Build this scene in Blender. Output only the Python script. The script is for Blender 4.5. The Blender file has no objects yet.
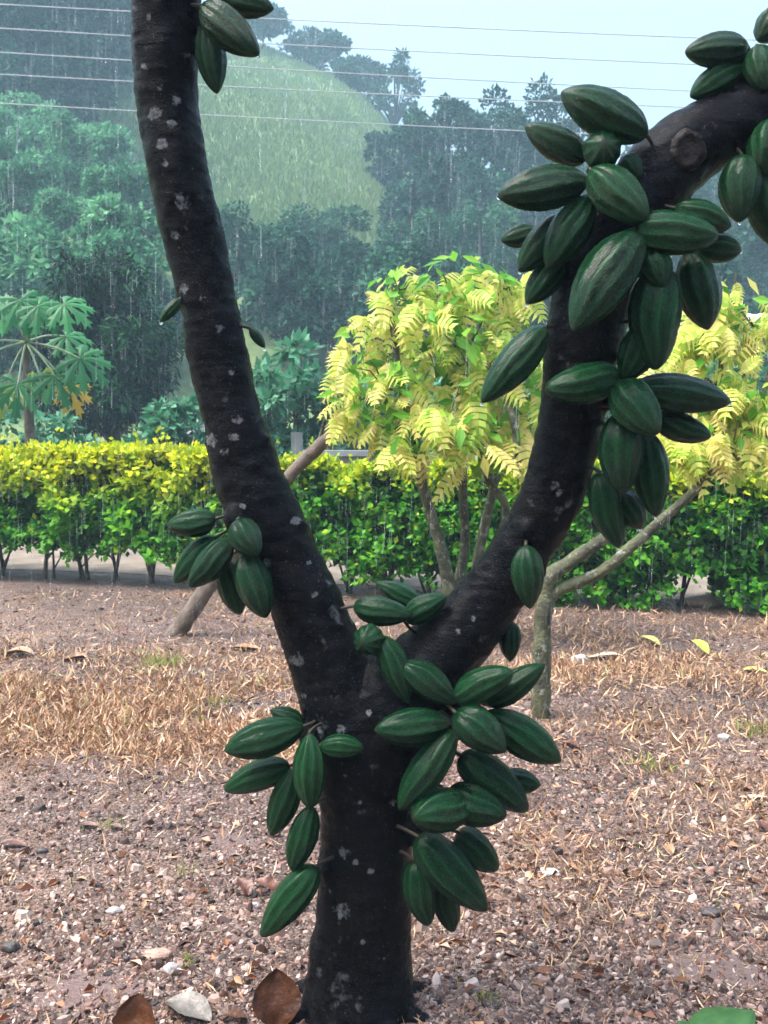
import bpy, bmesh, math, random
import numpy as np
from mathutils import Vector, Matrix, noise as mn

random.seed(7)
RNG = np.random.default_rng(7)
PI = math.pi
R = math.radians
scene = bpy.context.scene
COL = scene.collection

# ------------------------------------------------------------------ camera
F = 1000.0
CAMZ = 1.4
PITCH = R(4.57)
cam = bpy.data.cameras.new('camera')
cam.sensor_fit = 'VERTICAL'
cam.sensor_height = 36.0
cam.lens = 36.0 * F / 1024.0
cam.clip_start = 0.05
cam.clip_end = 3000
cam.dof.use_dof = True
cam.dof.focus_distance = 2.3
cam.dof.aperture_fstop = 14
camo = bpy.data.objects.new('camera', cam)
camo.location = (0, 0, CAMZ)
camo.rotation_euler = (PI / 2 - PITCH, 0, 0)
COL.objects.link(camo)
scene.camera = camo


def at(px, py, Y):
    """world point at depth Y (metres along +Y) seen at a pixel of the photograph"""
    cx, cy = (px - 384) / F, -(py - 512) / F
    dy = math.cos(PITCH) + cy * math.sin(PITCH)
    dz = -math.sin(PITCH) + cy * math.cos(PITCH)
    t = Y / dy
    return Vector((cx * t, Y, CAMZ + dz * t))


def ground_at(px, py):
    cx, cy = (px - 384) / F, -(py - 512) / F
    dy = math.cos(PITCH) + cy * math.sin(PITCH)
    dz = -math.sin(PITCH) + cy * math.cos(PITCH)
    t = -CAMZ / dz
    return Vector((cx * t, dy * t, 0.0))


def sstep(a, b, x):
    t = np.clip((x - a) / (b - a), 0, 1)
    return t * t * (3 - 2 * t)


# ------------------------------------------------------------------ tagging
def tag(o, label=None, cat=None, group=None, kind=None):
    if label: o['label'] = label
    if cat: o['category'] = cat
    if group: o['group'] = group
    if kind: o['kind'] = kind
    return o


def empty(name, loc, label, cat, group=None):
    o = bpy.data.objects.new(name, None)
    o.empty_display_size = 0.1
    o.location = loc
    COL.objects.link(o)
    return tag(o, label, cat, group)


def link(name, me, mat=None, parent=None):
    o = bpy.data.objects.new(name, me)
    COL.objects.link(o)
    if mat is not None and not me.materials:
        me.materials.append(mat)
    if parent is not None:
        o.parent = parent
        # geometry is authored in world space: undo the chain's translation
        off = Vector((0, 0, 0))
        p = parent
        while p is not None:
            off += p.location
            p = p.parent
        o.location = -off
    return o


def npmesh(name, V, Fs, smooth=False, attrs=None):
    """V (n,3), Fs list of (m,k) index arrays"""
    me = bpy.data.meshes.new(name)
    V = np.ascontiguousarray(V, dtype=np.float32)
    me.vertices.add(len(V))
    me.vertices.foreach_set('co', V.ravel())
    Fs = [np.asarray(f, dtype=np.int32) for f in Fs if len(f)]
    loops = np.concatenate([f.ravel() for f in Fs])
    tot = np.concatenate([np.full(len(f), f.shape[1], dtype=np.int32) for f in Fs])
    start = np.concatenate([[0], np.cumsum(tot)[:-1]]).astype(np.int32)
    me.loops.add(len(loops))
    me.loops.foreach_set('vertex_index', loops)
    me.polygons.add(len(tot))
    me.polygons.foreach_set('loop_start', start)
    me.polygons.foreach_set('loop_total', tot)
    me.polygons.foreach_set('use_smooth', np.full(len(tot), smooth, dtype=bool))
    for k, v in (attrs or {}).items():
        a = me.attributes.new(k, 'FLOAT', 'POINT')
        a.data.foreach_set('value', np.ascontiguousarray(v, dtype=np.float32))
    me.update(calc_edges=True)
    return me


class Geo:
    """collects swept tubes and polygons; builds ONE mesh"""
    def __init__(self):
        self.V, self.Q, self.T = [], [], []
        self.n = 0

    def tube(self, pts, rad, seg=8, cap=True, rough=0.0, seed=0.0):
        pts = [Vector(p) for p in pts]
        m = len(pts)
        if not hasattr(rad, '__len__'):
            rad = [rad] * m
        ref = None
        base = self.n
        for i, p in enumerate(pts):
            d = (pts[min(i + 1, m - 1)] - pts[max(i - 1, 0)]).normalized()
            if ref is None:
                ref = Vector((0, 1, 0)) if abs(d.y) < 0.9 else Vector((1, 0, 0))
            u = (ref - d * ref.dot(d)).normalized()
            ref = u
            w = d.cross(u)
            for k in range(seg):
                a = 2 * PI * k / seg
                r = rad[i]
                if rough:
                    q = p + (u * math.cos(a) + w * math.sin(a)) * r
                    r *= 1 + rough * mn.noise(q * (0.6 / max(r, 1e-3)) + Vector((seed, seed, 0)))
                self.V.append(tuple(p + (u * math.cos(a) + w * math.sin(a)) * r))
        for i in range(m - 1):
            for k in range(seg):
                a, b = base + i * seg + k, base + i * seg + (k + 1) % seg
                self.Q.append((a, b, b + seg, a + seg))
        self.n += m * seg
        if cap:
            for i, rev in ((0, True), (m - 1, False)):
                self.V.append(tuple(pts[i]))
                c = self.n
                self.n += 1
                for k in range(seg):
                    a, b = base + i * seg + k, base + i * seg + (k + 1) % seg
                    self.T.append((b, a, c) if rev else (a, b, c))
        return self

    def box(self, c, s, rz=0.0):
        cx, cy, cz = c
        sx, sy, sz = s[0] / 2, s[1] / 2, s[2] / 2
        ca, sa = math.cos(rz), math.sin(rz)
        b = self.n
        for z in (-sz, sz):
            for x, y in ((-sx, -sy), (sx, -sy), (sx, sy), (-sx, sy)):
                self.V.append((cx + x * ca - y * sa, cy + x * sa + y * ca, cz + z))
        for f in ((3, 2, 1, 0), (4, 5, 6, 7), (0, 1, 5, 4), (1, 2, 6, 5), (2, 3, 7, 6), (3, 0, 4, 7)):
            self.Q.append(tuple(b + i for i in f))
        self.n += 8
        return self

    def mesh(self, name, smooth=True):
        return npmesh(name, np.array(self.V), [np.array(self.Q), np.array(self.T)], smooth)


def smooth_path(pts, per=6):
    """Catmull-Rom through (Vector, radius) pairs"""
    P = [Vector(p[0]) for p in pts]
    W = [p[1] for p in pts]
    out, ow = [], []
    n = len(P)
    for i in range(n - 1):
        p0, p1, p2, p3 = P[max(i - 1, 0)], P[i], P[i + 1], P[min(i + 2, n - 1)]
        w0, w1, w2, w3 = W[max(i - 1, 0)], W[i], W[i + 1], W[min(i + 2, n - 1)]
        for k in range(per):
            t = k / per
            f = lambda a, b, c, d: 0.5 * (2 * b + (c - a) * t + (2 * a - 5 * b + 4 * c - d) * t * t + (3 * b - a - 3 * c + d) * t ** 3)
            out.append(Vector([f(p0[j], p1[j], p2[j], p3[j]) for j in range(3)]))
            ow.append(f(w0, w1, w2, w3))
    out.append(P[-1]); ow.append(W[-1])
    return out, ow


# ------------------------------------------------------------------ materials
class NT:
    def __init__(self, name):
        self.m = bpy.data.materials.new(name)
        self.m.use_nodes = True
        self.t = self.m.node_tree
        self.t.nodes.clear()
        self.out = self.add('ShaderNodeOutputMaterial')

    def add(self, kind, **kw):
        n = self.t.nodes.new(kind)
        for k, v in kw.items():
            setattr(n, k, v)
        return n

    def l(self, a, b):
        self.t.links.new(a, b)

    def setin(self, n, key, v):
        s = n.inputs[key]
        if hasattr(v, 'is_linked') or isinstance(v, bpy.types.NodeSocket):
            self.l(v, s)
        else:
            s.default_value = v

    def coord(self):
        return self.add('ShaderNodeTexCoord').outputs['Object']

    def mapping(self, vec, scale=(1, 1, 1)):
        n = self.add('ShaderNodeMapping')
        self.l(vec, n.inputs['Vector'])
        n.inputs['Scale'].default_value = scale
        return n.outputs[0]

    def noise(self, vec, scale, detail=4, rough=0.55, out='Fac'):
        n = self.add('ShaderNodeTexNoise')
        if vec is not None: self.l(vec, n.inputs['Vector'])
        n.inputs['Scale'].default_value = scale
        n.inputs['Detail'].default_value = detail
        n.inputs['Roughness'].default_value = rough
        return n.outputs[out]

    def voronoi(self, vec, scale, feature='F1', out='Distance', rnd=1.0):
        n = self.add('ShaderNodeTexVoronoi', feature=feature)
        self.l(vec, n.inputs['Vector'])
        n.inputs['Scale'].default_value = scale
        n.inputs['Randomness'].default_value = rnd
        return n.outputs[out]

    def ramp(self, fac, stops, interp='LINEAR'):
        n = self.add('ShaderNodeValToRGB')
        n.color_ramp.interpolation = interp
        el = n.color_ramp.elements
        while len(el) < len(stops):
            el.new(0.5)
        for e, (p, c) in zip(el, stops):
            e.position = p
            e.color = (c, c, c, 1) if not hasattr(c, '__len__') else (*c, 1)
        self.l(fac, n.inputs[0])
        return n.outputs['Color']

    def mix(self, fac, a, b, blend='MIX'):
        n = self.add('ShaderNodeMix', data_type='RGBA', blend_type=blend)
        for key, v in ((0, fac), (6, a), (7, b)):
            if isinstance(v, bpy.types.NodeSocket):
                self.l(v, n.inputs[key])
            elif key == 0:
                n.inputs[0].default_value = v
            else:
                n.inputs[key].default_value = (*v, 1)
        return n.outputs[2]

    def math(self, op, a, b=0.0, clamp=False):
        n = self.add('ShaderNodeMath', operation=op, use_clamp=clamp)
        for i, v in enumerate((a, b)):
            if isinstance(v, bpy.types.NodeSocket):
                self.l(v, n.inputs[i])
            else:
                n.inputs[i].default_value = v
        return n.outputs[0]

    def attr(self, name):
        return self.add('ShaderNodeAttribute', attribute_name=name).outputs['Fac']

    def island(self):
        return self.add('ShaderNodeNewGeometry').outputs['Random Per Island']

    def objrand(self):
        return self.add('ShaderNodeObjectInfo').outputs['Random']

    def bump(self, h, strength, dist=0.01, normal=None):
        n = self.add('ShaderNodeBump')
        self.l(h, n.inputs['Height'])
        n.inputs['Strength'].default_value = strength
        n.inputs['Distance'].default_value = dist
        if normal is not None: self.l(normal, n.inputs['Normal'])
        return n.outputs[0]

    def pbsdf(self, col, rough=0.5, spec=0.5, normal=None, **kw):
        n = self.add('ShaderNodeBsdfPrincipled')
        self.setin(n, 'Base Color', col if not isinstance(col, tuple) else (*col, 1))
        self.setin(n, 'Roughness', rough)
        self.setin(n, 'Specular IOR Level', spec)
        if normal is not None: self.l(normal, n.inputs['Normal'])
        for k, v in kw.items():
            self.setin(n, k, v)
        return n.outputs[0]

    def done(self, sh):
        self.l(sh, self.out.inputs['Surface'])
        return self.m


def leaf_mat(name, stops, trans=0.35, rough=0.45, spec=0.22, young=None, twist=None):
    """stops: colours across leaf-to-leaf variation; young: colours of new growth (attribute 'young')"""
    n = NT(name)
    isl = n.island()
    tint = n.attr('tint')
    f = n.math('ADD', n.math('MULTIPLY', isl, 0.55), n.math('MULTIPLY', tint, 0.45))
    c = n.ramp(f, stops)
    if young:
        cy = n.ramp(isl, young)
        c = n.mix(n.attr('young'), c, cy)
    p = n.pbsdf(c, rough, spec)
    tr = n.add('ShaderNodeBsdfTranslucent')
    g = n.add('ShaderNodeGamma'); n.l(c, g.inputs[0]); g.inputs[1].default_value = 0.85
    n.l(g.outputs[0], tr.inputs['Color'])
    mx = n.add('ShaderNodeMixShader')
    mx.inputs[0].default_value = trans
    n.l(p, mx.inputs[1]); n.l(tr.outputs[0], mx.inputs[2])
    return n.done(mx.outputs[0])


def plain(name, col, rough=0.6, var=0.25, scale=8, bump=0.2, spec=0.4):
    n = NT(name)
    co = n.coord()
    nz = n.noise(co, scale, 5)
    a = tuple(c * (1 - var) for c in col)
    b = tuple(min(1, c * (1 + var)) for c in col)
    c = n.mix(n.ramp(nz, [(0.3, 0.0), (0.7, 1.0)]), a, b)
    return n.done(n.pbsdf(c, rough, spec, n.bump(n.noise(co, scale * 6, 4), bump, 0.01)))


M = {}
# wet cacao bark: near black, grey-white lichen patches, ring cracks
n = NT('wet_bark')
co = n.coord()
big = n.noise(co, 7, 6, 0.6)
fine = n.noise(co, 70, 5, 0.65)
ring = n.noise(n.mapping(co, (9, 9, 42)), 1.0, 4, 0.6)
base = n.ramp(big, [(0.3, (0.0015, 0.0019, 0.003)), (0.55, (0.004, 0.0046, 0.0065)), (0.78, (0.009, 0.0095, 0.012))])
base = n.mix(n.ramp(fine, [(0.35, 0.0), (0.75, 0.5)]), base, (0.011, 0.012, 0.014))
brown = n.ramp(n.noise(co, 11, 3), [(0.5, 0.0), (0.72, 0.5)])
base = n.mix(brown, base, (0.008, 0.006, 0.006))
spk = n.noise(co, 24, 3, 0.5)
reg = n.noise(co, 5.5, 2, 0.5)
lsum = n.math('ADD', n.math('MULTIPLY', spk, 0.62), n.math('MULTIPLY', reg, 0.38))
l1 = n.ramp(lsum, [(0.63, 0.0), (0.69, 0.5)])
la = n.attr('lichen')
l2 = n.ramp(n.math('ADD', la, n.math('MULTIPLY', n.math('SUBTRACT', n.noise(co, 70, 5, 0.65), 0.5), 1.7)), [(0.36, 0.0), (0.60, 0.85)])
glint_fleck = n.ramp(n.noise(co, 170, 3, 0.7), [(0.62, 0.0), (0.70, 0.4)])  # pale flecks in the colour stand in for wet glints
lm = n.math('MAXIMUM', n.math('MAXIMUM', l1, l2), glint_fleck, True)
lm = n.math('MULTIPLY', lm, n.ramp(fine, [(0.36, 0.15), (0.56, 1.0)]))
lcol = n.mix(n.noise(co, 45, 3), (0.045, 0.05, 0.055), (0.34, 0.37, 0.37))
base = n.mix(lm, base, lcol)
rough = n.math('ADD', n.ramp(n.noise(co, 16, 4), [(0.3, 0.13), (0.7, 0.42)]), n.math('MULTIPLY', lm, 0.25))
h = n.math('ADD', n.math('MULTIPLY', fine, 0.5), n.math('MULTIPLY', ring, 0.8))
h = n.math('ADD', h, n.math('MULTIPLY', big, 0.6))
h = n.math('ADD', h, n.math('MULTIPLY', n.noise(co, 240, 4, 0.7), 0.55))
bn = n.bump(h, 0.85, 0.010)
M['bark'] = n.done(n.pbsdf(base, rough, 0.02, bn, **{'Coat Weight': 0.16, 'Coat Roughness': 0.10, 'Coat IOR': 1.33, 'Coat Normal': n.bump(h, 0.35, 0.008)}))

# cut scar
n = NT('scar_wood')
co = n.coord()
M['scar'] = n.done(n.pbsdf(n.ramp(n.noise(co, 60, 5), [(0.3, (0.006, 0.005, 0.006)), (0.7, (0.030, 0.024, 0.022))]), 0.5, 0.1,
                           n.bump(n.noise(co, 120, 5), 0.8, 0.006)))

# pods: dark green, paler ridge lines, fine warts, wet skin
n = NT('pod_skin')
co = n.coord()
ridge = n.attr('ridge')
rnd = n.objrand()
body = n.mix(rnd, (0.0014, 0.028, 0.0090), (0.0038, 0.056, 0.0130))
lite = n.mix(rnd, (0.015, 0.125, 0.037), (0.035, 0.20, 0.064))
wart = n.noise(co, 55, 4, 0.6)
rf = n.math('MULTIPLY', ridge, n.ramp(n.noise(co, 38, 4, 0.7), [(0.42, 0.10), (0.62, 1.0)]))
fur = n.attr('furrow')
c = n.mix(n.ramp(n.noise(co, 7, 5, 0.65), [(0.35, 0.0), (0.7, 0.8)]), body, n.mix(0.45, body, lite))
c = n.mix(n.math('MULTIPLY', fur, 0.38), c, (0.0012, 0.012, 0.006))
c = n.mix(rf, c, lite)
pale = n.ramp(n.noise(n.mapping(co, (1, 1, 0.55)), 75, 4, 0.65), [(0.54, 0.0), (0.68, 0.6)])
c = n.mix(pale, c, (0.045, 0.20, 0.075))
blem = n.ramp(n.noise(co, 5.5, 4, 0.7), [(0.66, 0.0), (0.74, 0.75)])
c = n.mix(n.math('MULTIPLY', blem, n.ramp(rnd, [(0.4, 0.0), (0.6, 1.0)])), c, (0.020, 0.022, 0.012))
endc = n.attr('ends')
c = n.mix(endc, c, (0.030, 0.034, 0.016))
rg = n.ramp(n.noise(co, 20, 4), [(0.3, 0.10), (0.7, 0.28)])
hh = n.math('ADD', n.math('MULTIPLY', wart, 0.8), n.math('MULTIPLY', n.noise(co, 110, 4, 0.65), 0.7))
M['pod'] = n.done(n.pbsdf(c, rg, 0.14, n.bump(hh, 0.9, 0.012), **{'Coat Weight': 0.4, 'Coat Roughness': 0.10, 'Coat IOR': 1.33, 'Coat Normal': n.bump(hh, 0.16, 0.006)}))
M['stalk'] = plain('stalk_wood', (0.035, 0.028, 0.018), 0.5, 0.4, 60)

n = NT('water_drop')
M['drop'] = n.done(n.pbsdf((1, 1, 1), 0.02, 0.5, **{'Transmission Weight': 1.0, 'IOR': 1.33}))
n = NT('falling_rain')
tr = n.add('ShaderNodeBsdfTranslucent'); tr.inputs['Color'].default_value = (0.85, 0.9, 0.95, 1)
tp = n.add('ShaderNodeBsdfTransparent')
mx = n.add('ShaderNodeMixShader'); mx.inputs[0].default_value = 0.26
gl = n.add('ShaderNodeBsdfGlossy'); gl.inputs['Roughness'].default_value = 0.25; gl.inputs['Color'].default_value = (0.9, 0.95, 1, 1)
mx2 = n.add('ShaderNodeMixShader'); mx2.inputs[0].default_value = 0.5
n.l(tr.outputs[0], mx2.inputs[1]); n.l(gl.outputs[0], mx2.inputs[2])
n.l(tp.outputs[0], mx.inputs[1]); n.l(mx2.outputs[0], mx.inputs[2])
M['rain'] = n.done(mx.outputs[0])

# ground: wet pinkish gravel soil
n = NT('wet_ground')
co = n.coord()
w = n.noise(co, 3.0, 3, 0.5, 'Color')
wv = n.add('ShaderNodeVectorMath', operation='SCALE'); n.l(w, wv.inputs[0]); wv.inputs['Scale'].default_value = 0.05
av = n.add('ShaderNodeVectorMath', operation='ADD'); n.l(co, av.inputs[0]); n.l(wv.outputs[0], av.inputs[1])
cv = av.outputs[0]
cell = n.voronoi(cv, 48, 'F1', 'Color')
cb = n.add('ShaderNodeRGBToBW'); n.l(cell, cb.inputs[0])
peb = n.ramp(cb.outputs[0], [(0.15, (0.05, 0.027, 0.019)), (0.38, (0.12, 0.069, 0.053)), (0.55, (0.22, 0.142, 0.113)),
                             (0.72, (0.31, 0.215, 0.175)), (0.88, (0.42, 0.32, 0.27))])
cell2 = n.voronoi(cv, 120, 'F1', 'Color')
cb2 = n.add('ShaderNodeRGBToBW'); n.l(cell2, cb2.inputs[0])
fineb = n.ramp(cb2.outputs[0], [(0.2, (0.06, 0.033, 0.024)), (0.5, (0.21, 0.128, 0.098)), (0.8, (0.36, 0.25, 0.20))])
d1 = n.voronoi(cv, 48, 'DISTANCE_TO_EDGE')
gap = n.ramp(d1, [(0.0, 0.0), (0.10, 1.0)])
c = n.mix(n.noise(co, 6, 4), peb, fineb)
c = n.mix(gap, (0.03, 0.021, 0.018), c)
patch = n.noise(co, 0.9, 4, 0.55)
c = n.mix(n.ramp(patch, [(0.48, 0.0), (0.66, 0.55)]), c, (0.36, 0.22, 0.125))
big = n.noise(co, 0.55, 3)
c = n.mix(n.ramp(big, [(0.35, 0.45), (0.6, 0.0)]), c, (0.085, 0.06, 0.052))
wet = n.ramp(n.noise(n.mapping(co, (1.0, 2.2, 1)), 1.5, 5, 0.6), [(0.54, 0.0), (0.64, 1.0)])
rough = n.mix(wet, (0.62, 0.62, 0.62), (0.16, 0.16, 0.16))
h = n.math('ADD', n.math('MULTIPLY', n.ramp(d1, [(0, 0.0), (0.35, 1.0)]), 0.7), n.math('MULTIPLY', n.noise(co, 60, 5, 0.6), 0.9))
bp = n.add('ShaderNodeBump')
n.l(h, bp.inputs['Height']); bp.inputs['Distance'].default_value = 0.018
n.l(n.math('SUBTRACT', 1.0, n.math('MULTIPLY', wet, 0.55)), bp.inputs['Strength'])
soil = n.pbsdf(c, rough, 0.5, bp.outputs[0])
# beyond the farm the same sheet is grassy hillside
hillm = n.attr('grassy')
gc = n.ramp(n.noise(n.mapping(co, (1, 1, 0.4)), 0.35, 6, 0.65), [(0.3, (0.11, 0.17, 0.075)), (0.55, (0.19, 0.28, 0.11)), (0.75, (0.28, 0.36, 0.15))])
gsh = n.pbsdf(gc, 0.8, 0.2, n.bump(n.noise(co, 2.2, 6, 0.7), 0.9, 0.4))
mx = n.add('ShaderNodeMixShader')
n.l(hillm, mx.inputs[0]); n.l(soil, mx.inputs[1]); n.l(gsh, mx.inputs[2])
M['ground'] = n.done(mx.outputs[0])
M['path'] = plain('pale_track', (0.19, 0.155, 0.115), 0.8, 0.4, 3, 0.5)

# gravel chips, one colour per chip
n = NT('gravel_chips')
isl = n.island()
c = n.ramp(isl, [(0.0, (0.018, 0.012, 0.010)), (0.26, (0.055, 0.030, 0.023)), (0.44, (0.16, 0.085, 0.063)), (0.62, (0.27, 0.168, 0.13)),
                 (0.84, (0.37, 0.265, 0.215)), (0.97, (0.47, 0.38, 0.32)), (1.0, (0.16, 0.07, 0.035))])
M['chips'] = n.done(n.pbsdf(c, n.ramp(n.noise(n.coord(), 5, 2), [(0.3, 0.25), (0.7, 0.6)]), 0.5))
n = NT('straw')
c = n.ramp(n.island(), [(0.0, (0.26, 0.13, 0.07)), (0.4, (0.46, 0.275, 0.155)), (0.75, (0.61, 0.41, 0.255)), (0.93, (0.70, 0.53, 0.36)), (1.0, (0.34, 0.36, 0.10))])
M['straw'] = n.done(n.pbsdf(c, 0.55, 0.3))

M['hedge'] = leaf_mat('hedge_leaf', [(0.1, (0.006, 0.05, 0.005)), (0.45, (0.034, 0.20, 0.012)), (0.88, (0.17, 0.50, 0.03))], 0.3, 0.45, 0.15,
                      young=[(0.0, (0.34, 0.46, 0.010)), (0.5, (0.62, 0.64, 0.012)), (1.0, (0.82, 0.72, 0.02))])
M['hedge_dark'] = leaf_mat('hedge_leaf_dark', [(0.1, (0.005, 0.040, 0.005)), (0.45, (0.030, 0.18, 0.012)), (0.9, (0.14, 0.46, 0.028))], 0.28, 0.45, 0.15,
                           young=[(0.0, (0.20, 0.38, 0.012)), (0.5, (0.46, 0.56, 0.015)), (1.0, (0.72, 0.66, 0.02))])
M['yellow'] = leaf_mat('yellow_leaf', [(0.05, (0.24, 0.44, 0.04)), (0.3, (0.50, 0.66, 0.10)), (0.55, (0.78, 0.75, 0.19)), (0.95, (0.84, 0.70, 0.27))], 0.5, 0.45)
M['yellow_green'] = leaf_mat('fresh_leaf', [(0.1, (0.05, 0.22, 0.015)), (0.5, (0.12, 0.36, 0.03)), (0.9, (0.28, 0.50, 0.05))], 0.45, 0.45)
M['papaya'] = leaf_mat('papaya_leaf', [(0.1, (0.015, 0.13, 0.04)), (0.9, (0.05, 0.25, 0.075))], 0.35, 0.45)
M['papaya_yellow'] = leaf_mat('papaya_leaf_yellow', [(0.1, (0.45, 0.34, 0.035)), (0.9, (0.62, 0.42, 0.05))], 0.4, 0.5)
M['papaya_lime'] = leaf_mat('papaya_leaf_lime', [(0.1, (0.16, 0.29, 0.03)), (0.9, (0.26, 0.36, 0.04))], 0.4, 0.5)
M['mango'] = leaf_mat('dark_leaf', [(0.1, (0.002, 0.011, 0.008)), (0.5, (0.004, 0.025, 0.013)), (0.9, (0.018, 0.11, 0.03))], 0.2, 0.45, 0.1)
M['teal'] = leaf_mat('shrub_leaf', [(0.1, (0.02, 0.12, 0.055)), (0.5, (0.055, 0.24, 0.115)), (0.9, (0.18, 0.42, 0.24))], 0.3, 0.4)
M['forest'] = leaf_mat('forest_leaf', [(0.1, (0.012, 0.055, 0.032)), (0.5, (0.03, 0.115, 0.06)), (0.9, (0.085, 0.22, 0.11))], 0.2, 0.7, 0.05)
M['forest_dark'] = leaf_mat('forest_leaf_dark', [(0.1, (0.006, 0.030, 0.020)), (0.5, (0.015, 0.066, 0.040)), (0.9, (0.05, 0.16, 0.085))], 0.15, 0.7, 0.05)
M['forest_light'] = leaf_mat('forest_leaf_light', [(0.1, (0.022, 0.12, 0.055)), (0.5, (0.06, 0.23, 0.10)), (0.9, (0.16, 0.42, 0.18))], 0.3, 0.6, 0.08)
M['hillgrass'] = leaf_mat('hill_grass', [(0.1, (0.11, 0.19, 0.08)), (0.5, (0.17, 0.265, 0.105)), (0.9, (0.27, 0.36, 0.15))], 0.3, 0.7, 0.2)
M['weed'] = leaf_mat('weed_blade', [(0.1, (0.16, 0.21, 0.05)), (0.5, (0.34, 0.36, 0.12)), (0.9, (0.52, 0.44, 0.22))], 0.35, 0.5)
M['trunk'] = plain('grey_brown_bark', (0.11, 0.095, 0.07), 0.65, 0.4, 14, 0.6)
n = NT('mossy_stem')
co = n.coord()
c = n.mix(n.ramp(n.noise(co, 9, 5, 0.6), [(0.35, 0.0), (0.65, 1.0)]), (0.045, 0.045, 0.03), (0.14, 0.15, 0.075))
c = n.mix(n.ramp(n.noise(co, 26, 4, 0.6), [(0.56, 0.0), (0.64, 0.8)]), c, (0.30, 0.31, 0.25))
M['greenstem'] = n.done(n.pbsdf(c, 0.55, 0.3, n.bump(n.noise(co, 50, 5, 0.65), 0.9, 0.02)))
M['tanstem'] = plain('tan_bark', (0.22, 0.165, 0.11), 0.6, 0.35, 12, 0.6)
M['duskstem'] = plain('dusty_bark', (0.13, 0.10, 0.075), 0.65, 0.5, 14, 0.8)
M['darktrunk'] = plain('dark_bark', (0.03, 0.028, 0.022), 0.7, 0.4, 6, 0.5)
M['petiole'] = plain('petiole_green', (0.24, 0.34, 0.19), 0.5, 0.2, 12, 0.1)
M['wire'] = plain('wire_aluminium', (0.42, 0.44, 0.46), 0.45, 0.1, 5, 0.0)
M['concrete'] = plain('weathered_concrete', (0.17, 0.19, 0.18), 0.7, 0.25, 6, 0.4)
M['whitewash'] = plain('whitewash', (0.27, 0.29, 0.29), 0.6, 0.1, 6, 0.2)
M['roof'] = plain('pale_roof_sheet', (0.68, 0.72, 0.75), 0.4, 0.08, 3, 0.1)
M['darkstone'] = plain('dark_stone', (0.05, 0.045, 0.043), 0.4, 0.4, 30, 0.4)
M['pinkstone'] = plain('pink_stone', (0.36, 0.24, 0.18), 0.45, 0.25, 30, 0.4)
M['greystone'] = plain('grey_stone', (0.33, 0.31, 0.30), 0.4, 0.25, 30, 0.4)
M['whitestone'] = plain('white_stone', (0.52, 0.50, 0.49), 0.4, 0.1, 30, 0.3)


def dead_leaf_mat(name, a, b, rough=0.4):
    n = NT(name)
    co = n.coord()
    c = n.mix(n.ramp(n.noise(co, 22, 5, 0.6), [(0.35, 0.0), (0.65, 1.0)]), a, b)
    c = n.mix(n.ramp(n.noise(co, 60, 3), [(0.62, 0.0), (0.7, 0.7)]), c, tuple(x * 0.25 for x in a))
    return n.done(n.pbsdf(c, rough, 0.45, n.bump(n.noise(co, 40, 4), 0.5, 0.01)))


M['dead_brown'] = dead_leaf_mat('dead_leaf_brown', (0.03, 0.009, 0.003), (0.085, 0.028, 0.007))
M['dead_red'] = dead_leaf_mat('dead_leaf_red', (0.06, 0.02, 0.012), (0.15, 0.055, 0.03))
M['dead_tan'] = dead_leaf_mat('dead_leaf_tan', (0.17, 0.085, 0.035), (0.30, 0.165, 0.07))
M['dead_grey'] = dead_leaf_mat('dead_leaf_grey', (0.08, 0.07, 0.058), (0.17, 0.155, 0.13))
M['leaf_yellow'] = dead_leaf_mat('fallen_leaf_yellow', (0.46, 0.42, 0.10), (0.62, 0.55, 0.16))
M['leaf_lime'] = dead_leaf_mat('fallen_leaf_lime', (0.38, 0.46, 0.06), (0.50, 0.56, 0.10))
M['leaf_cream'] = dead_leaf_mat('fallen_leaf_cream', (0.52, 0.44, 0.29), (0.66, 0.58, 0.42))
n = NT('broad_green_leaf')
co = n.coord()
c = n.mix(n.ramp(n.noise(co, 30, 5, 0.6), [(0.3, 0.0), (0.7, 1.0)]), (0.014, 0.055, 0.011), (0.035, 0.105, 0.024))
M['broad'] = n.done(n.pbsdf(c, 0.5, 0.3, n.bump(n.noise(co, 50, 3), 0.3, 0.005)))

# ------------------------------------------------------------------ terrain
SY = [(-50, 0), (0, 0), (23, 0), (35, 2.6), (60, 14.5), (85, 29), (110, 42.5), (135, 51), (170, 55), (260, 58), (400, 60)]
LA = [(-2, 1.15), (-0.32, 1.12), (-0.15, 1.0), (-0.02, 0.90), (0.03, 0.72), (0.09, 0.42), (0.2, 0.33), (0.6, 0.32), (2, 0.32)]


def terrain(x, y):
    x, y = np.asarray(x, float), np.asarray(y, float)
    s = np.zeros_like(y)
    for k in (-4, -2, 0, 2, 4):
        s = s + np.interp(y + k, *zip(*SY)) / 5
    az = x / np.maximum(y, 8)
    l = np.zeros_like(y)
    for k in (-0.03, -0.015, 0, 0.015, 0.03):
        l = l + np.interp(az + k, *zip(*LA)) / 5
    rough = 0.5 * np.sin(x * 0.23 + 1.3) * np.cos(y * 0.19) + 0.25 * np.sin(x * 0.61 + y * 0.47)
    return s * l + rough * sstep(30, 60, y) * 1.1


def terr(x, y):
    return float(terrain(x, y))


def grid_sheet(xs, ys, zf):
    X, Y = np.meshgrid(xs, ys)
    Z = zf(X, Y)
    V = np.stack([X.ravel(), Y.ravel(), Z.ravel()], 1)
    nx, ny = len(xs), len(ys)
    i = np.arange(nx * ny).reshape(ny, nx)
    Q = np.stack([i[:-1, :-1].ravel(), i[:-1, 1:].ravel(), i[1:, 1:].ravel(), i[1:, :-1].ravel()], 1)
    return V, Q


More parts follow.
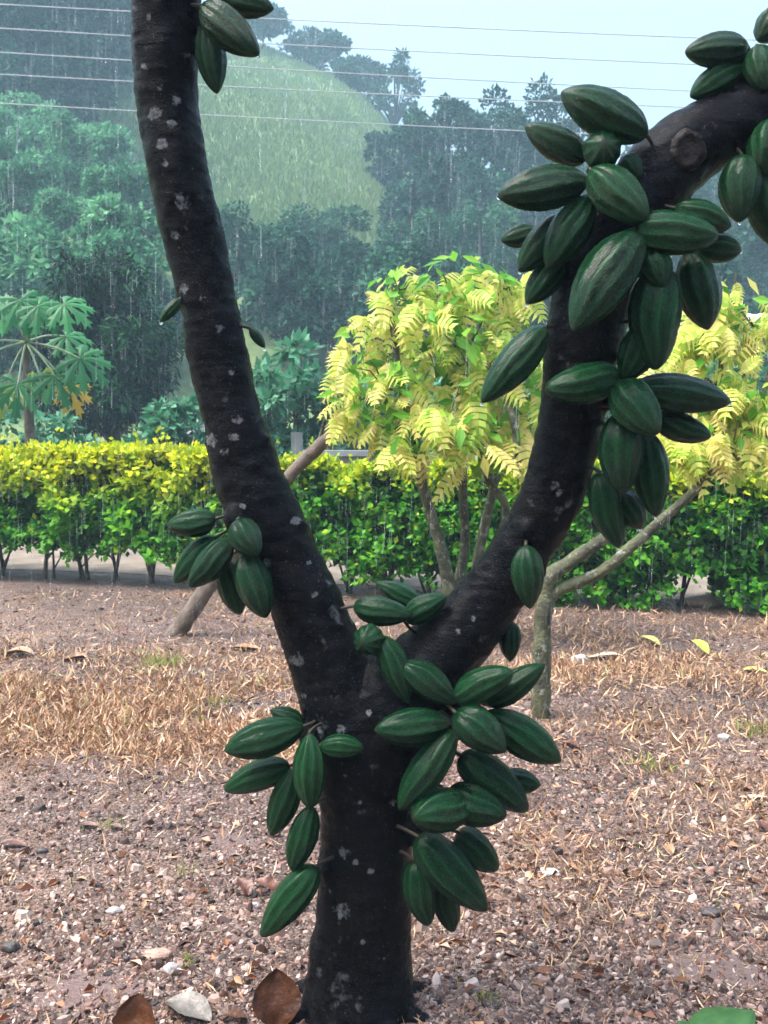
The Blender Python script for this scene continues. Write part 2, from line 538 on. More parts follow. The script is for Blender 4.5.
xs = np.unique(np.concatenate([np.linspace(-185, -12, 70), np.linspace(-12, -3, 40), np.linspace(-3, 3, 160), np.linspace(3, 12, 40), np.linspace(12, 185, 70)]))
ys = np.unique(np.concatenate([np.linspace(-12, 1.5, 20), np.linspace(1.5, 9, 220), np.linspace(9, 30, 60), np.linspace(30, 255, 120)]))


def micro(X, Y):
    Z = terrain(X, Y)
    m = sstep(-2, 1.5, Y) * (1 - sstep(7.2, 8.4, Y))
    out = np.zeros_like(Z)
    idx = np.argwhere((m > 0) & (np.abs(X) < 6))
    for a, b in idx:
        p = Vector((X[a, b], Y[a, b], 0))
        out[a, b] = 0.016 * mn.noise(p * 1.7) + 0.010 * mn.noise(p * 6) + 0.006 * mn.noise(p * 17)
    return Z + out * m


V, Q = grid_sheet(xs, ys, micro)
g = sstep(20, 30, V[:, 1])
ground = link('ground', npmesh('ground', V, [Q], True, {'grassy': g}), M['ground'])
tag(ground, 'wet pinkish brown gravelly soil rising to a grassy hillside', 'ground', kind='structure')

# pale farm track behind the hedge, following its slant
def hedge_y(x):
    return 8.28 - 0.29 * x


xs2 = np.linspace(-9, 9, 60)
V = []
for x in xs2:
    for k in range(6):
        t = k / 5
        V.append((x, hedge_y(x) + 0.75 + 2.0 * t + 0.06 * math.sin(x * 1.7 + k), 0.006 + 0.006 * math.sin(t * PI)))
V = np.array(V)
i = np.arange(len(V)).reshape(len(xs2), 6)
Q = np.stack([i[:-1, :-1].ravel(), i[1:, :-1].ravel(), i[1:, 1:].ravel(), i[:-1, 1:].ravel()], 1)
tag(link('path', npmesh('path', V, [Q], True), M['path']), 'pale bare track running behind the hedges', 'path', kind='structure')


# ------------------------------------------------------------------ leaf clouds
def unit(a):
    return a / np.maximum(np.linalg.norm(a, axis=1, keepdims=True), 1e-9)


def rand_dirs(n, rng=RNG):
    return unit(rng.normal(size=(n, 3)))


def leaf_cloud(P, D, N, L, W, fold=0.35, attrs=None):
    """folded two-triangle leaves: base, left, right, tip"""
    n = len(P)
    D = unit(D)
    S = unit(np.cross(D, N))
    N2 = np.cross(S, D)
    L = np.broadcast_to(L, (n,))[:, None]
    W = np.broadcast_to(W, (n,))[:, None]
    base = P
    mid = P + D * L * 0.45
    tip = P + D * L - N2 * L * 0.12
    lf = mid + S * W * 0.5 - N2 * W * fold * 0.5 + N2 * L * 0.05
    rt = mid - S * W * 0.5 - N2 * W * fold * 0.5 + N2 * L * 0.05
    V = np.stack([base, lf, rt, tip], 1).reshape(-1, 3)
    i = np.arange(n)[:, None] * 4
    T = np.concatenate([i + np.array([[0, 2, 3]]), i + np.array([[0, 3, 1]])])
    at_ = {k: np.repeat(np.broadcast_to(v, (n,)), 4) for k, v in (attrs or {}).items()}
    return V, T, at_


def join_clouds(cl):
    Vs, Ts, A = [], [], {}
    off = 0
    for V, T, a in cl:
        Vs.append(V); Ts.append(T + off); off += len(V)
        for k, v in a.items():
            A.setdefault(k, []).append(v)
    return np.concatenate(Vs), np.concatenate(Ts), {k: np.concatenate(v) for k, v in A.items()}


def crown_cloud(c, rad, nclump, nleaf, leaf, rng, clump_r=0.34, droop=0.3, hollow=0.35, aspect=0.45):
    """clumps of leaves spread through an ellipsoid; returns the cloud and the clump centres"""
    c = np.array(c); rad = np.array(rad)
    cc = rand_dirs(nclump, rng) * (hollow + (1 - hollow) * rng.random((nclump, 1)) ** 0.45) * 0.82
    cc[:, 2] = np.where(cc[:, 2] < -0.55, cc[:, 2] * 0.5, cc[:, 2])
    out = []
    per = max(1, nleaf // nclump)
    for k in range(nclump):
        cr = clump_r * rng.uniform(0.6, 1.25)
        d = rand_dirs(per, rng)
        d[:, 2] = np.where(d[:, 2] < -0.3, -d[:, 2], d[:, 2])
        q = cc[k] + d * cr * (0.45 + 0.55 * rng.random((per, 1)) ** 0.5) * np.array([1, 1, 0.75])
        P = c + q * rad
        N = unit(d + rng.normal(size=(per, 3)) * 0.45 + np.array([0, 0, 0.5]))
        D = unit(d * 0.8 + rng.normal(size=(per, 3)) * 0.6 - np.array([0, 0, droop]))
        L = leaf * rng.uniform(0.65, 1.35, per)
        out.append(leaf_cloud(P, D, N, L, L * aspect, attrs={'tint': np.clip(rng.uniform(0, 1) + rng.normal(0, .15, per), 0, 1), 'young': 0.0}))
    return join_clouds(out), c + cc * rad


def tree(name, label, cat, px, ytop, Y, wpx, mat, seed, n=2600, leaf=0.4, nclump=26, bottom=0.3, clump_r=0.34, group=None, trunk='darktrunk', droop=0.3, aspect=0.5, trunk_r=None):
    rng = np.random.default_rng(seed)
    top = at(px, ytop, Y)
    zb = terr(top.x, Y)
    H = top.z - zb
    rx = wpx * Y / F / 2
    root = empty(name, (top.x, Y, zb), label, cat, group)
    cz = zb + H * (1 + bottom) / 2
    (V, T, A), cc = crown_cloud((top.x, Y, cz), (rx, rx * 0.9, H * (1 - bottom) / 2), nclump, n, leaf, rng, clump_r, droop, aspect=aspect)
    link('crown', npmesh('crown', V, [T], False, A), M[mat], root)
    g = Geo()
    tr = trunk_r or max(0.08, H * 0.022)
    b = Vector((top.x, Y, zb - 0.2)); m = Vector((top.x + 0.02 * H, Y, zb + H * (bottom + 0.12)))
    g.tube([b, b.lerp(m, 0.5) + Vector((0.01 * H, 0, 0)), m, Vector((top.x, Y, zb + H * 0.85))], [tr * 1.3, tr, tr * 0.8, tr * 0.25], 8, rough=0.15)
    for q in cc[:: max(1, len(cc) // 9)]:
        q = Vector(q); s = b.lerp(m, rng.uniform(0.6, 1.0))
        g.tube([s, s.lerp(q, 0.5) + Vector((0, 0, 0.03 * H)), q], [tr * 0.5, tr * 0.35, tr * 0.12], 5)
    link('trunk', g.mesh('trunk'), M[trunk], root)
    return root


# --- woods that read as one mass (far slopes)
def wood(name, label, spots, mat, seed, leaf):
    rng = np.random.default_rng(seed)
    cl = []
    for px, ytop, Y, wpx, n in spots:
        top = at(px, ytop, Y)
        zb = terr(top.x, Y)
        H = max(3, top.z - zb)
        rx = wpx * Y / F / 2
        (c, cc) = crown_cloud((top.x, Y, zb + H * 0.56), (rx, rx * 0.9, H * 0.46), 20, n, leaf * rng.uniform(0.8, 1.3), rng, 0.36, 0.3, aspect=0.55)
        cl.append(c)
    V, T, A = join_clouds(cl)
    o = link(name, npmesh(name, V, [T], False, A), M[mat])
    return tag(o, label, 'forest', kind='stuff')


sp = []
rg = random.Random(3)
for k in range(34):      # upper left slope, above the bushes
    px = rg.uniform(-60, 112); Y = rg.uniform(62, 100)
    sp.append((px, rg.uniform(-80, 60) + max(0, px - 90) * 0.9, Y, rg.uniform(75, 125), 5500))
wood('forest', 'dim blue wood covering the upper left hillside in the rain', sp, 'forest_dark', 11, 0.5)
sp = []
for k in range(12):
    px = rg.uniform(-50, 150); Y = rg.uniform(33, 39)
    sp.append((px, rg.uniform(180, 235), Y, rg.uniform(70, 100), 2600))
for k in range(12):
    sp.append((rg.uniform(-50, 95), rg.uniform(75, 130), rg.uniform(50, 60), rg.uniform(70, 100), 3200))
wood('thicket', 'pale green thicket at the foot of the left slope above the papaya', sp, 'forest_light', 14, 0.28)
sp = []
for k in range(40):      # right slope
    px = rg.uniform(400, 860); Y = rg.uniform(50, 85)
    yt = rg.uniform(140, 250) - (25 if px > 560 else 0)
    sp.append((px, yt, Y, rg.uniform(60, 100), 3000))
for k in range(10):
    sp.append((rg.uniform(560, 860), rg.uniform(120, 160), rg.uniform(66, 80), rg.uniform(60, 90), 3000))
wood('forest', 'dim blue wood covering the right slope below the sky', sp, 'forest_dark', 12, 0.42)
sp = []
for k in range(16):      # low thicket at the foot of the grassy hill
    px = rg.uniform(230, 400); Y = rg.uniform(34, 44)
    sp.append((px, rg.uniform(225, 275), Y, rg.uniform(60, 85), 2400))
for k in range(10):
    px = rg.uniform(-40, 210); Y = rg.uniform(30, 38)
    sp.append((px, rg.uniform(245, 300), Y, rg.uniform(60, 90), 2400))
for k in range(14):
    px = rg.uniform(380, 820); Y = rg.uniform(32, 42)
    sp.append((px, rg.uniform(240, 300), Y, rg.uniform(60, 90), 2400))
wood('thicket', 'dark thicket at the foot of the hills behind the plantation', sp, 'forest_dark', 13, 0.25)

# --- trees one can tell apart
T_ = 'tree'
tree('ridge_tree', 'tall tree at the highest point of the ridge beside the left limb pods', T_, 262, 2, 112, 56, 'forest_dark', 21, 3600, 0.544, 20, 0.2)
tree('ridge_tree', 'broad rounded tree on the ridge, between the tall one and the airy one', T_, 318, 32, 112, 66, 'forest_dark', 22, 5200, 0.51, 26, 0.05)
tree('ridge_tree', 'low dense tree on the ridge sloping down beside the airy tree', T_, 356, 56, 108, 56, 'forest_dark', 23, 4400, 0.476, 22, 0.0)
tree('ridge_tree', 'airy tree with sky showing through its branches on the ridge', T_, 394, 46, 104, 62, 'forest_dark', 24, 1800, 0.51, 15, 0.0, clump_r=0.24)
tree('slope_tree', 'blue-green tree with a rounded top at the edge of the grassy hill', T_, 437, 90, 66, 112, 'forest_dark', 25, 9000, 0.34, 44, 0.35, 0.26)
tree('slope_tree', 'ragged topped tree just left of the tallest one on the right skyline', T_, 496, 92, 64, 106, 'forest_dark', 26, 9000, 0.34, 44, 0.35, 0.26)
tree('slope_tree', 'tallest tree on the right skyline, behind the upper pods of the right limb', T_, 552, 73, 68, 96, 'forest_dark', 27, 9000, 0.34, 40, 0.4, 0.26)
tree('slope_tree', 'leafy tree low on the right slope beside the shadowed hollow', T_, 412, 196, 46, 92, 'forest', 28, 7200, 0.218, 34, 0.05, 0.28)
tree('slope_tree', 'paler leafy tree in the middle of the right slope', T_, 480, 176, 48, 110, 'forest', 29, 8400, 0.218, 36, 0.05, 0.28)
tree('slope_tree', 'tree on the right slope seen below the thick bend of the limb', T_, 740, 170, 52, 130, 'forest_dark', 30, 7200, 0.245, 36, 0.05, 0.28)
tree('hillside_tree', 'hazy scrubby tree on the right edge of the grassy hill', T_, 392, 122, 74, 62, 'forest_dark', 71, 5000, 0.34, 26, 0.0, 0.3)
tree('hillside_tree', 'low bushy tree where the grassy hill meets the shadowed hollow', T_, 318, 200, 50, 110, 'forest', 31, 6800, 0.231, 30, 0.1, 0.3)
tree('hillside_tree', 'bushy tree right beside the left limb under the grassy hill', T_, 246, 196, 42, 96, 'forest', 32, 6400, 0.204, 30, 0.05, 0.3)
tree('hillside_tree', 'pale green tree on the left slope nearest the left limb', T_, 128, 152, 44, 120, 'forest_light', 33, 14000, 0.231, 34, 0.05, 0.28)
tree('hillside_tree', 'pale green tree at the left edge with a domed top', T_, 8, 138, 46, 130, 'forest_light', 34, 15000, 0.231, 34, 0.05, 0.28)
tree('hillside_tree', 'pale green tree between the domed one and the limb on the left slope', T_, 72, 176, 40, 110, 'forest_light', 35, 14000, 0.204, 34, 0.05, 0.28)
tree('mango_tree', 'dark dense tree with hanging leaves behind the papaya', 'tree', 108, 232, 20, 172, 'mango', 36, 17000, 0.18, 70, 0.05, 0.26, trunk='darktrunk', droop=0.9, aspect=0.3, trunk_r=0.11)

# --- unseen trees added behind the camera: these crowns shade the near side of the cacao tree
for k, (bx, by, bh, br) in enumerate(((-6.5, -5.6, 4.6, 3.0), (-1.5, -6.4, 5.4, 3.2), (3.5, -5.8, 4.8, 3.0), (8.5, -5.9, 4.6, 3.0), (-11, -6.4, 5, 3.0))):
    rng = np.random.default_rng(200 + k)
    lab = ('added unseen shade tree with a dense round crown, first behind the photographer', 'tall added shade tree standing straight behind the photographer', 'added shade tree behind the photographer with a crown leaning over the gravel',
           'small added shade tree at the far end of the row behind the photographer', 'added shade tree at the outer end of the row behind the photographer')[k]
    root = empty('added_shade_tree', (bx, by, 0), lab, 'tree', 'added shade trees behind the photographer')
    (V, T, A), cc = crown_cloud((bx, by, bh * 0.56), (br, br * 0.8, bh * 0.46), 40, 5200, 0.42, rng, 0.3, 0.5, aspect=0.45)
    link('crown', npmesh('crown', V, [T], False, A), M['mango'], root)
    g = Geo().tube([(bx, by, -.1), (bx + .1, by, bh * .3), (bx, by + .1, bh * .8)], [.16, .13, .05], 8, rough=.15)
    link('trunk', g.mesh('trunk'), M['darktrunk'], root)

# --- shrubs behind the hedges
def shrub(label, px, ytop, Y, wpx, mat, seed, n, leaf, group='shrubs behind the hedges', aspect=0.5):
    rng = np.random.default_rng(seed)
    top = at(px, ytop, Y)
    zb = terr(top.x, Y)
    H = top.z - zb
    rx = wpx * Y / F / 2
    root = empty('shrub', (top.x, Y, zb), label, 'shrub', group)
    (V, T, A), cc = crown_cloud((top.x, Y, zb + H * 0.52), (rx, rx * 0.8, H * 0.48), 26, n, leaf, rng, 0.3, 0.5, aspect=aspect)
    link('foliage', npmesh('foliage', V, [T], False, A), M[mat], root)
    g = Geo()
    for q in cc[::4]:
        q = Vector(q); s = Vector((top.x + rng.uniform(-.15, .15), Y + rng.uniform(-.1, .1), zb - 0.05))
        g.tube([s, s.lerp(q, 0.5) + Vector((0, 0, 0.1)), q], [0.03, 0.022, 0.008], 5)
    link('stem', g.mesh('stem'), M['trunk'], root)
    return root


shrub('big-leaved blue-green shrub between the left limb and the yellow tree', 292, 338, 15.5, 118, 'teal', 41, 2600, 0.22)
shrub('low blue-green shrub above the hedge behind the yellow tree', 385, 352, 16.5, 130, 'teal', 42, 2400, 0.22)
shrub('light green shrub above the hedge hard against the left limb', 172, 396, 14.5, 84, 'teal', 43, 1900, 0.17)
shrub('pale shrub at the foot of the papaya trunk', 52, 412, 14.8, 92, 'teal', 44, 1700, 0.15)
shrub('shrub at the left edge beside the papaya', -14, 404, 14.5, 70, 'teal', 45, 1400, 0.15)
shrub('shrub behind the right limb above the hedge', 560, 350, 15.0, 130, 'teal', 46, 2400, 0.2)
shrub('shrub below the pale roof at the right edge', 735, 330, 14.0, 120, 'teal', 47, 2800, 0.2)
shrub('leafy shrub under the right limb pods, above the dark hedge', 650, 352, 15.0, 110, 'teal', 48, 2200, 0.2)
shrub('green upright shrub inside the gap of the middle hedge', 385, 452, 9.3, 66, 'hedge_dark', 49, 2600, 0.075)

# --- small built things glimpsed behind the hedge
o = at(297, 462, 12.2)
root = empty('concrete_post', (o.x, 12.2, 0), 'pale weathered concrete post standing behind the leaning trunk', 'post')
g = Geo(); g.box((o.x, 12.2, 0.70), (0.13, 0.13, 1.40))
link('shaft', g.mesh('shaft', False), M['concrete'], root)
o = at(346, 455, 12.6)
root = empty('low_wall', (o.x, 12.6, 0), 'low grey block wall with a pale coping behind the hedge', 'wall')
g = Geo(); g.box((o.x, 12.6, 0.55), (1.25, 0.2, 1.1)); link('masonry', g.mesh('masonry', False), M['concrete'], root)
g = Geo(); g.box((o.x, 12.6, 1.135), (1.33, 0.28, 0.07)); link('coping', g.mesh('coping', False), M['whitewash'], root)
o = at(184, 430, 17)
root = empty('stone_heap', (o.x, 17, 0), 'grey weathered stone heap behind the light green shrub', 'stones')
bm = bmesh.new()
bmesh.ops.create_icosphere(bm, subdivisions=4, radius=1)
for v in bm.verts:
    v.co *= 1 + 0.35 * mn.noise(v.co * 1.6) + 0.15 * mn.noise(v.co * 4)
    v.co = Vector((v.co.x * 0.6, v.co.y * 0.5, v.co.z * 0.95)) + Vector((o.x, 17, 0.75))
me = bpy.data.meshes.new('boulder'); bm.to_mesh(me); bm.free()
link('boulder', me, M['greystone'], root)
# shed at the right edge, only its pale roof edge shows
o = at(790, 308, 21)
root = empty('shed', (o.x, 21, 0), 'small shed with a pale sheet roof at the right edge', 'shed')
g = Geo(); g.box((o.x + 0.6, 22.2, 1.78), (2.6, 2.4, 3.56)); link('wall', g.mesh('wall', False), M['concrete'], root)
g = Geo()
V = []
x0, x1 = o.x - 0.85, o.x + 2.05
nseg = 40
for k in range(nseg + 1):
    x = x0 + (x1 - x0) * k / nseg
    zz = 0.02 * math.sin(k * PI / 2)
    V += [(x, 20.7, 3.60 + zz), (x, 23.7, 4.15 + zz), (x, 23.7, 4.11 + zz), (x, 20.7, 3.48 + zz)]
i = np.arange(len(V)).reshape(-1, 4)
Q = np.concatenate([np.stack([i[:-1, a], i[1:, a], i[1:, (a + 1) % 4], i[:-1, (a + 1) % 4]], 1) for a in range(4)])
link('roof', npmesh('roof', np.array(V), [Q]), M['roof'], root)
g = Geo(); g.box((o.x + 0.1, 20.98, 1.0), (0.85, 0.04, 2.0)); link('door', g.mesh('door', False), M['darktrunk'], root)

# --- overhead power lines
WIRES = [(5, 41, 'topmost'), (29, 68, 'second'), (53, 95, 'third'), (75, 111, 'fourth'), (104, 142, 'lowest')]
for ya, yb, which in WIRES:
    a, b = at(-500, ya - (yb - ya) * 0.65, 26), at(1300, yb + (yb - ya) * 0.69, 26)
    pts = []
    for k in range(41):
        t = k / 40
        p = a.lerp(b, t); p.z -= 0.25 * (1 - (2 * t - 1) ** 2) - 0.22
        pts.append(p)
    g = Geo().tube(pts, 0.013, 6)
    o = link('power_line', g.mesh('power_line'), M['wire'])
    lab = {'topmost': 'topmost overhead wire crossing the sky', 'lowest': 'lowest overhead wire, crossing the grassy hill'}.get(which, which + ' overhead wire from the top, strung across the hill and sky')
    tag(o, lab, 'wire', 'overhead wires crossing the sky')

# --- tall grass on the hill
rng = np.random.default_rng(50)
k = 48000
Y = rng.uniform(48, 118, k)
az = rng.uniform(-0.27, 0.05, k)
X = az * Y
P = np.stack([X, Y, terrain(X, Y) - 0.05], 1)
D = unit(rng.normal(size=(k, 3)) * 0.35 + np.array([0, 0, 1.0]))
N = unit(rng.normal(size=(k, 3)) * 0.6 + np.array([0, -1.0, 0.2]))
L = rng.uniform(0.25, 0.8, k)
tn = np.array([0.5 + 0.5 * mn.noise(Vector((x * 0.08, y * 0.08, 0))) for x, y in zip(X, Y)])
V, T, A = leaf_cloud(P, D, N, L, 0.13, 0.2, {'tint': tn})
tag(link('hill_grass', npmesh('hill_grass', V, [T], False, A), M['hillgrass']), 'tall pale green grass covering the open hillside', 'grass', kind='stuff')

# ------------------------------------------------------------------ hedges
def hedge(label, x0, x1, zlo, ztop, mat, seed, n, stems, thick=0.62, yoff=0.0, gaps=(), yell=0.3, leaf=0.06, lip=0.0):
    rng = np.random.default_rng(seed)
    xm = (x0 + x1) / 2
    root = empty('hedge', (xm, hedge_y(xm) + yoff, 0), label, 'hedge', 'clipped hedges behind the cacao tree')
    # candidate points: shell of a lumpy box, plus some inside
    m = int(n * 1.25)
    u = rng.uniform(x0, x1, m)
    face = rng.random(m)
    zt = ztop + np.array([0.15 * mn.noise(Vector((a * 2.3, seed, 0))) + 0.07 * mn.noise(Vector((a * 7.0, seed, 3))) for a in u])
    zl = zlo + np.array([0.18 * mn.noise(Vector((a * 1.9, seed, 9))) + 0.12 * mn.noise(Vector((a * 6, seed, 2))) for a in u])
    zf = rng.random(m)
    depth = rng.random(m) ** 1.8
    z = zl + (zt - zl) * zf
    v = depth * thick
    tp = face < 0.30                                   # top shell
    z = np.where(tp, zt - 0.10 * rng.random(m) ** 1.5, z)
    v = np.where(tp, rng.random(m) * thick, v)
    y = hedge_y(u) + yoff + v
    bul = np.array([mn.noise(Vector((a * 3.2, b * 3.6, seed))) + 0.9 * mn.noise(Vector((a * 8.5, b * 10, seed))) for a, b in zip(u, z)])
    y = y - 0.17 * bul
    # rounded shoulders and an under-cut base
    fz = (z - zl) / (zt - zl)
    y = y + 0.10 * np.clip(fz - 0.85, 0, 1) / 0.15 * (1 - v / thick) + lip * np.clip(0.3 - fz, 0, 1)
    keep = np.ones(m, bool)
    keep &= ~((bul < -0.32) & (depth < 0.45) & ~tp & (rng.random(m) < 0.85))
    for gx, gw, gz in gaps:
        keep &= ~((np.abs(u - gx) < gw) & (z < gz) & (rng.random(m) < 0.97))
    u, y, z, fz, v, bul = u[keep][:n], y[keep][:n], z[keep][:n], fz[keep][:n], v[keep][:n], bul[keep][:n]
    k = len(u)
    P = np.stack([u, y, z], 1)
    out = np.stack([rng.normal(0, .5, k), -1.0 + 1.2 * v / thick + rng.normal(0, .4, k), 0.5 + rng.normal(0, .4, k) + 0.9 * np.clip(fz - 0.8, 0, 1) * 5], 1)
    N = unit(out + np.array([0, 0, 0.5]))
    D = unit(rng.normal(size=(k, 3)) * 0.8 + out * 0.5)
    L = leaf * rng.uniform(0.6, 1.35, k)
    yo = sstep(1 - yell, 1.0 - yell * 0.25, fz + 0.16 * bul + rng.normal(0, 0.06, k)) * rng.uniform(0.35, 1.0, k)
    pat = np.array([mn.noise(Vector((a * 2.1, b * 2.1, seed + 5))) for a, b in zip(u, z)])
    yo = np.clip(yo + np.where(rng.random(k) < 0.05, 0.4, 0) + 0.35 * np.clip(pat - 0.3, 0, 1) * (rng.random(k) < 0.6), 0, 1)
    cl = [leaf_cloud(P, D, N, L, L * 0.62, 0.4, {'tint': np.clip(0.45 + 0.8 * bul, 0, 1), 'young': yo})]  # tint darkens hollows and lightens bulges: shading put into the leaf colour
    # inner fill so that the hedge is not see-through, tinted dark as painted shade
    q = int(n * 0.45)
    a = rng.uniform(x0, x1, q)
    zz = zlo + 0.10 + (ztop - zlo - 0.2) * rng.random(q)
    kp = np.ones(q, bool)
    for gx, gw, gz_ in gaps:
        kp &= ~((np.abs(a - gx) < gw) & (zz < gz_))
    a, zz = a[kp], zz[kp]; q = len(a)
    P = np.stack([a, hedge_y(a) + yoff + thick * rng.uniform(0.3, 0.85, q), zz], 1)
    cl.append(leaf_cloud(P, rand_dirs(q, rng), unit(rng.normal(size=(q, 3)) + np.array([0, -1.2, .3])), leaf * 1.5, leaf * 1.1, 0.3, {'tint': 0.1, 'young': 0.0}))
    # sprigs standing proud of the top
    for s in range(int((x1 - x0) * 26)):
        a = rng.uniform(x0, x1); b = rng.uniform(0.02, thick); hgt = rng.uniform(0.03, 0.15) + (0.12 if rng.random() < 0.08 else 0)
        q = 9
        tt = rng.random(q)
        P = np.stack([a + rng.normal(0, .018, q), np.full(q, hedge_y(a) + yoff + b) + rng.normal(0, .018, q), ztop + 0.15 * mn.noise(Vector((a * 2.3, seed, 0))) + 0.07 * mn.noise(Vector((a * 7.0, seed, 3))) - 0.04 + tt * hgt], 1)
        D = unit(rng.normal(size=(q, 3)) * 0.7 + np.array([0, 0, .8])); N = unit(rng.normal(size=(q, 3)) + np.array([0, -.6, .6]))
        cl.append(leaf_cloud(P, D, N, leaf * 0.85, leaf * 0.5, 0.4, {'tint': 0.8, 'young': rng.uniform(0.7, 1.0)}))
    V, T, A = join_clouds(cl)
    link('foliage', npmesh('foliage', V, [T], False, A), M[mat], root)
    for sx in stems:
        g = Geo()
        for j in range(3 if rng.random() < 0.7 else 2):
            bx = sx + rng.uniform(-.05, .05)
            by = hedge_y(bx) + yoff + thick * 0.42 + rng.uniform(-.06, .06)
            txx = bx + rng.uniform(-.26, .26)
            b0 = Vector((bx, by, -0.03)); t0 = Vector((txx, by + rng.uniform(-.1, .1), ztop * 0.8))
            mid = b0.lerp(t0, 0.4) + Vector((rng.uniform(-.05, .05), 0, 0))
            P2, W2 = smooth_path([(b0, 0.021 if j == 0 else 0.013), (mid, 0.016 if j == 0 else 0.010), (t0, 0.008)], 5)
            g.tube(P2, W2, 6, rough=0.2)
            for q in range(3):
                s = P2[rng.integers(2, 8)]
                e = s + Vector((rng.uniform(-.22, .22), rng.uniform(-.15, .15), rng.uniform(.12, .3)))
                g.tube([s, s.lerp(e, .5) + Vector((0, 0, .02)), e], [0.009, 0.007, 0.003], 5)
        link('stem', g.mesh('stem'), M['darktrunk'] if mat == 'hedge_dark' else M['trunk'], root)
    return root


def xat(px, Y):
    return (px - 384) / F * Y


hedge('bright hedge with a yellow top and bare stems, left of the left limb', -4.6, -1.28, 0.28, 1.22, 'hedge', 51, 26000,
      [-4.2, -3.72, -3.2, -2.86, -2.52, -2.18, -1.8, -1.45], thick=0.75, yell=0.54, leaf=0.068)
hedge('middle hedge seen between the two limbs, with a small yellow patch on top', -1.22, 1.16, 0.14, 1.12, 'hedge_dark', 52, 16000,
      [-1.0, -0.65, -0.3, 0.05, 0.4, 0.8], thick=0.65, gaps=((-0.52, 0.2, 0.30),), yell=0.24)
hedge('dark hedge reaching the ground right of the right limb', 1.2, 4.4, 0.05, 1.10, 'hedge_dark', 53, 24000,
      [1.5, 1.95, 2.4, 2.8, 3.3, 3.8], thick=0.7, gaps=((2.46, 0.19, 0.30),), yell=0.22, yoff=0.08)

# ------------------------------------------------------------------ yellow leaved young trees
def strip_leaf(P, D, N, L, rng, gapw=0.62, drop=0.35):
    """one broad leaf as a herringbone of narrow blades along a midrib (pale blades, gaps between)"""
    D = D.normalized(); S = D.cross(N).normalized(); Nn = S.cross(D).normalized()
    V, Q, T = [], [], []
    k = 7
    def axis(t):
        return P + D * (L * t) - Vector((0, 0, 1)) * (drop * L * t * t)
    for i in range(k):
        t = 0.06 + 0.86 * i / k
        a = axis(t); b = axis(t + 0.86 / k * gapw)
        prof = math.sin(PI * (0.18 + 0.80 * (i + 0.3) / k)) ** 0.8
        hw = L * 0.42 * prof
        for sgn in (1, -1):
            o = S * (sgn * hw) + D * (L * 0.17) - Nn * (hw * 0.35) - Vector((0, 0, hw * 0.22))
            mid = S * (sgn * hw * 0.5) + D * (L * 0.07) + Nn * (hw * 0.06)
            base = len(V)
            V += [a, b, a + mid, b + mid + D * (L * 0.015), a + o * 0.98, ]
            Q.append((base, base + 1, base + 3, base + 2) if sgn > 0 else (base, base + 2, base + 3, base + 1))
            T.append((base + 2, base + 3, base + 4) if sgn > 0 else (base + 2, base + 4, base + 3))
    # midrib + tip blade
    base = len(V)
    r = L * 0.012
    V += [axis(0) - S * r, axis(0) + S * r, axis(0.9) + S * r, axis(0.9) - S * r, axis(1.06)]
    Q.append((base, base + 1, base + 2, base + 3)); T.append((base + 3, base + 2, base + 4))
    return V, Q, T


def strip_crown(root, spots, rng, mat, fresh=0.12):
    """spots: (P, D, L)"""
    V, Q, T, tint = [], [], [], []
    V2, Q2, T2 = [], [], []
    for P, D, L, tn in spots:
        N = Vector((rng.normal(0, .4), -0.6 + rng.normal(0, .4), 0.8))
        v, q, t = strip_leaf(P, D, N, L, rng, rng.uniform(0.62, 0.86), rng.uniform(0.15, 0.6))
        b = len(V)
        V += v; Q += [tuple(b + i for i in f) for f in q]; T += [tuple(b + i for i in f) for f in t]
        tint += [tn] * len(v)
    me = npmesh('crown', np.array([tuple(v) for v in V]), [np.array(Q), np.array(T)], False, {'tint': np.array(tint), 'young': np.zeros(len(V))})
    return link('crown', me, M[mat], root)


def whole_leaves(root, P, rng, L, mat, name='fresh_foliage'):
    n = len(P)
    D = unit(rng.normal(size=(n, 3)) * np.array([.8, .8, .3]) + np.array([0, -.1, -.55]))
    N = unit(rng.normal(size=(n, 3)) * .5 + np.array([0, -.5, .8]))
    LL = L * rng.uniform(0.6, 1.3, n)
    V, T, A = leaf_cloud(np.array(P), D, N, LL, LL * 0.42, 0.3, {'tint': rng.random(n), 'young': 0.0})
    return link(name, npmesh(name, V, [T], False, A), M[mat], root)


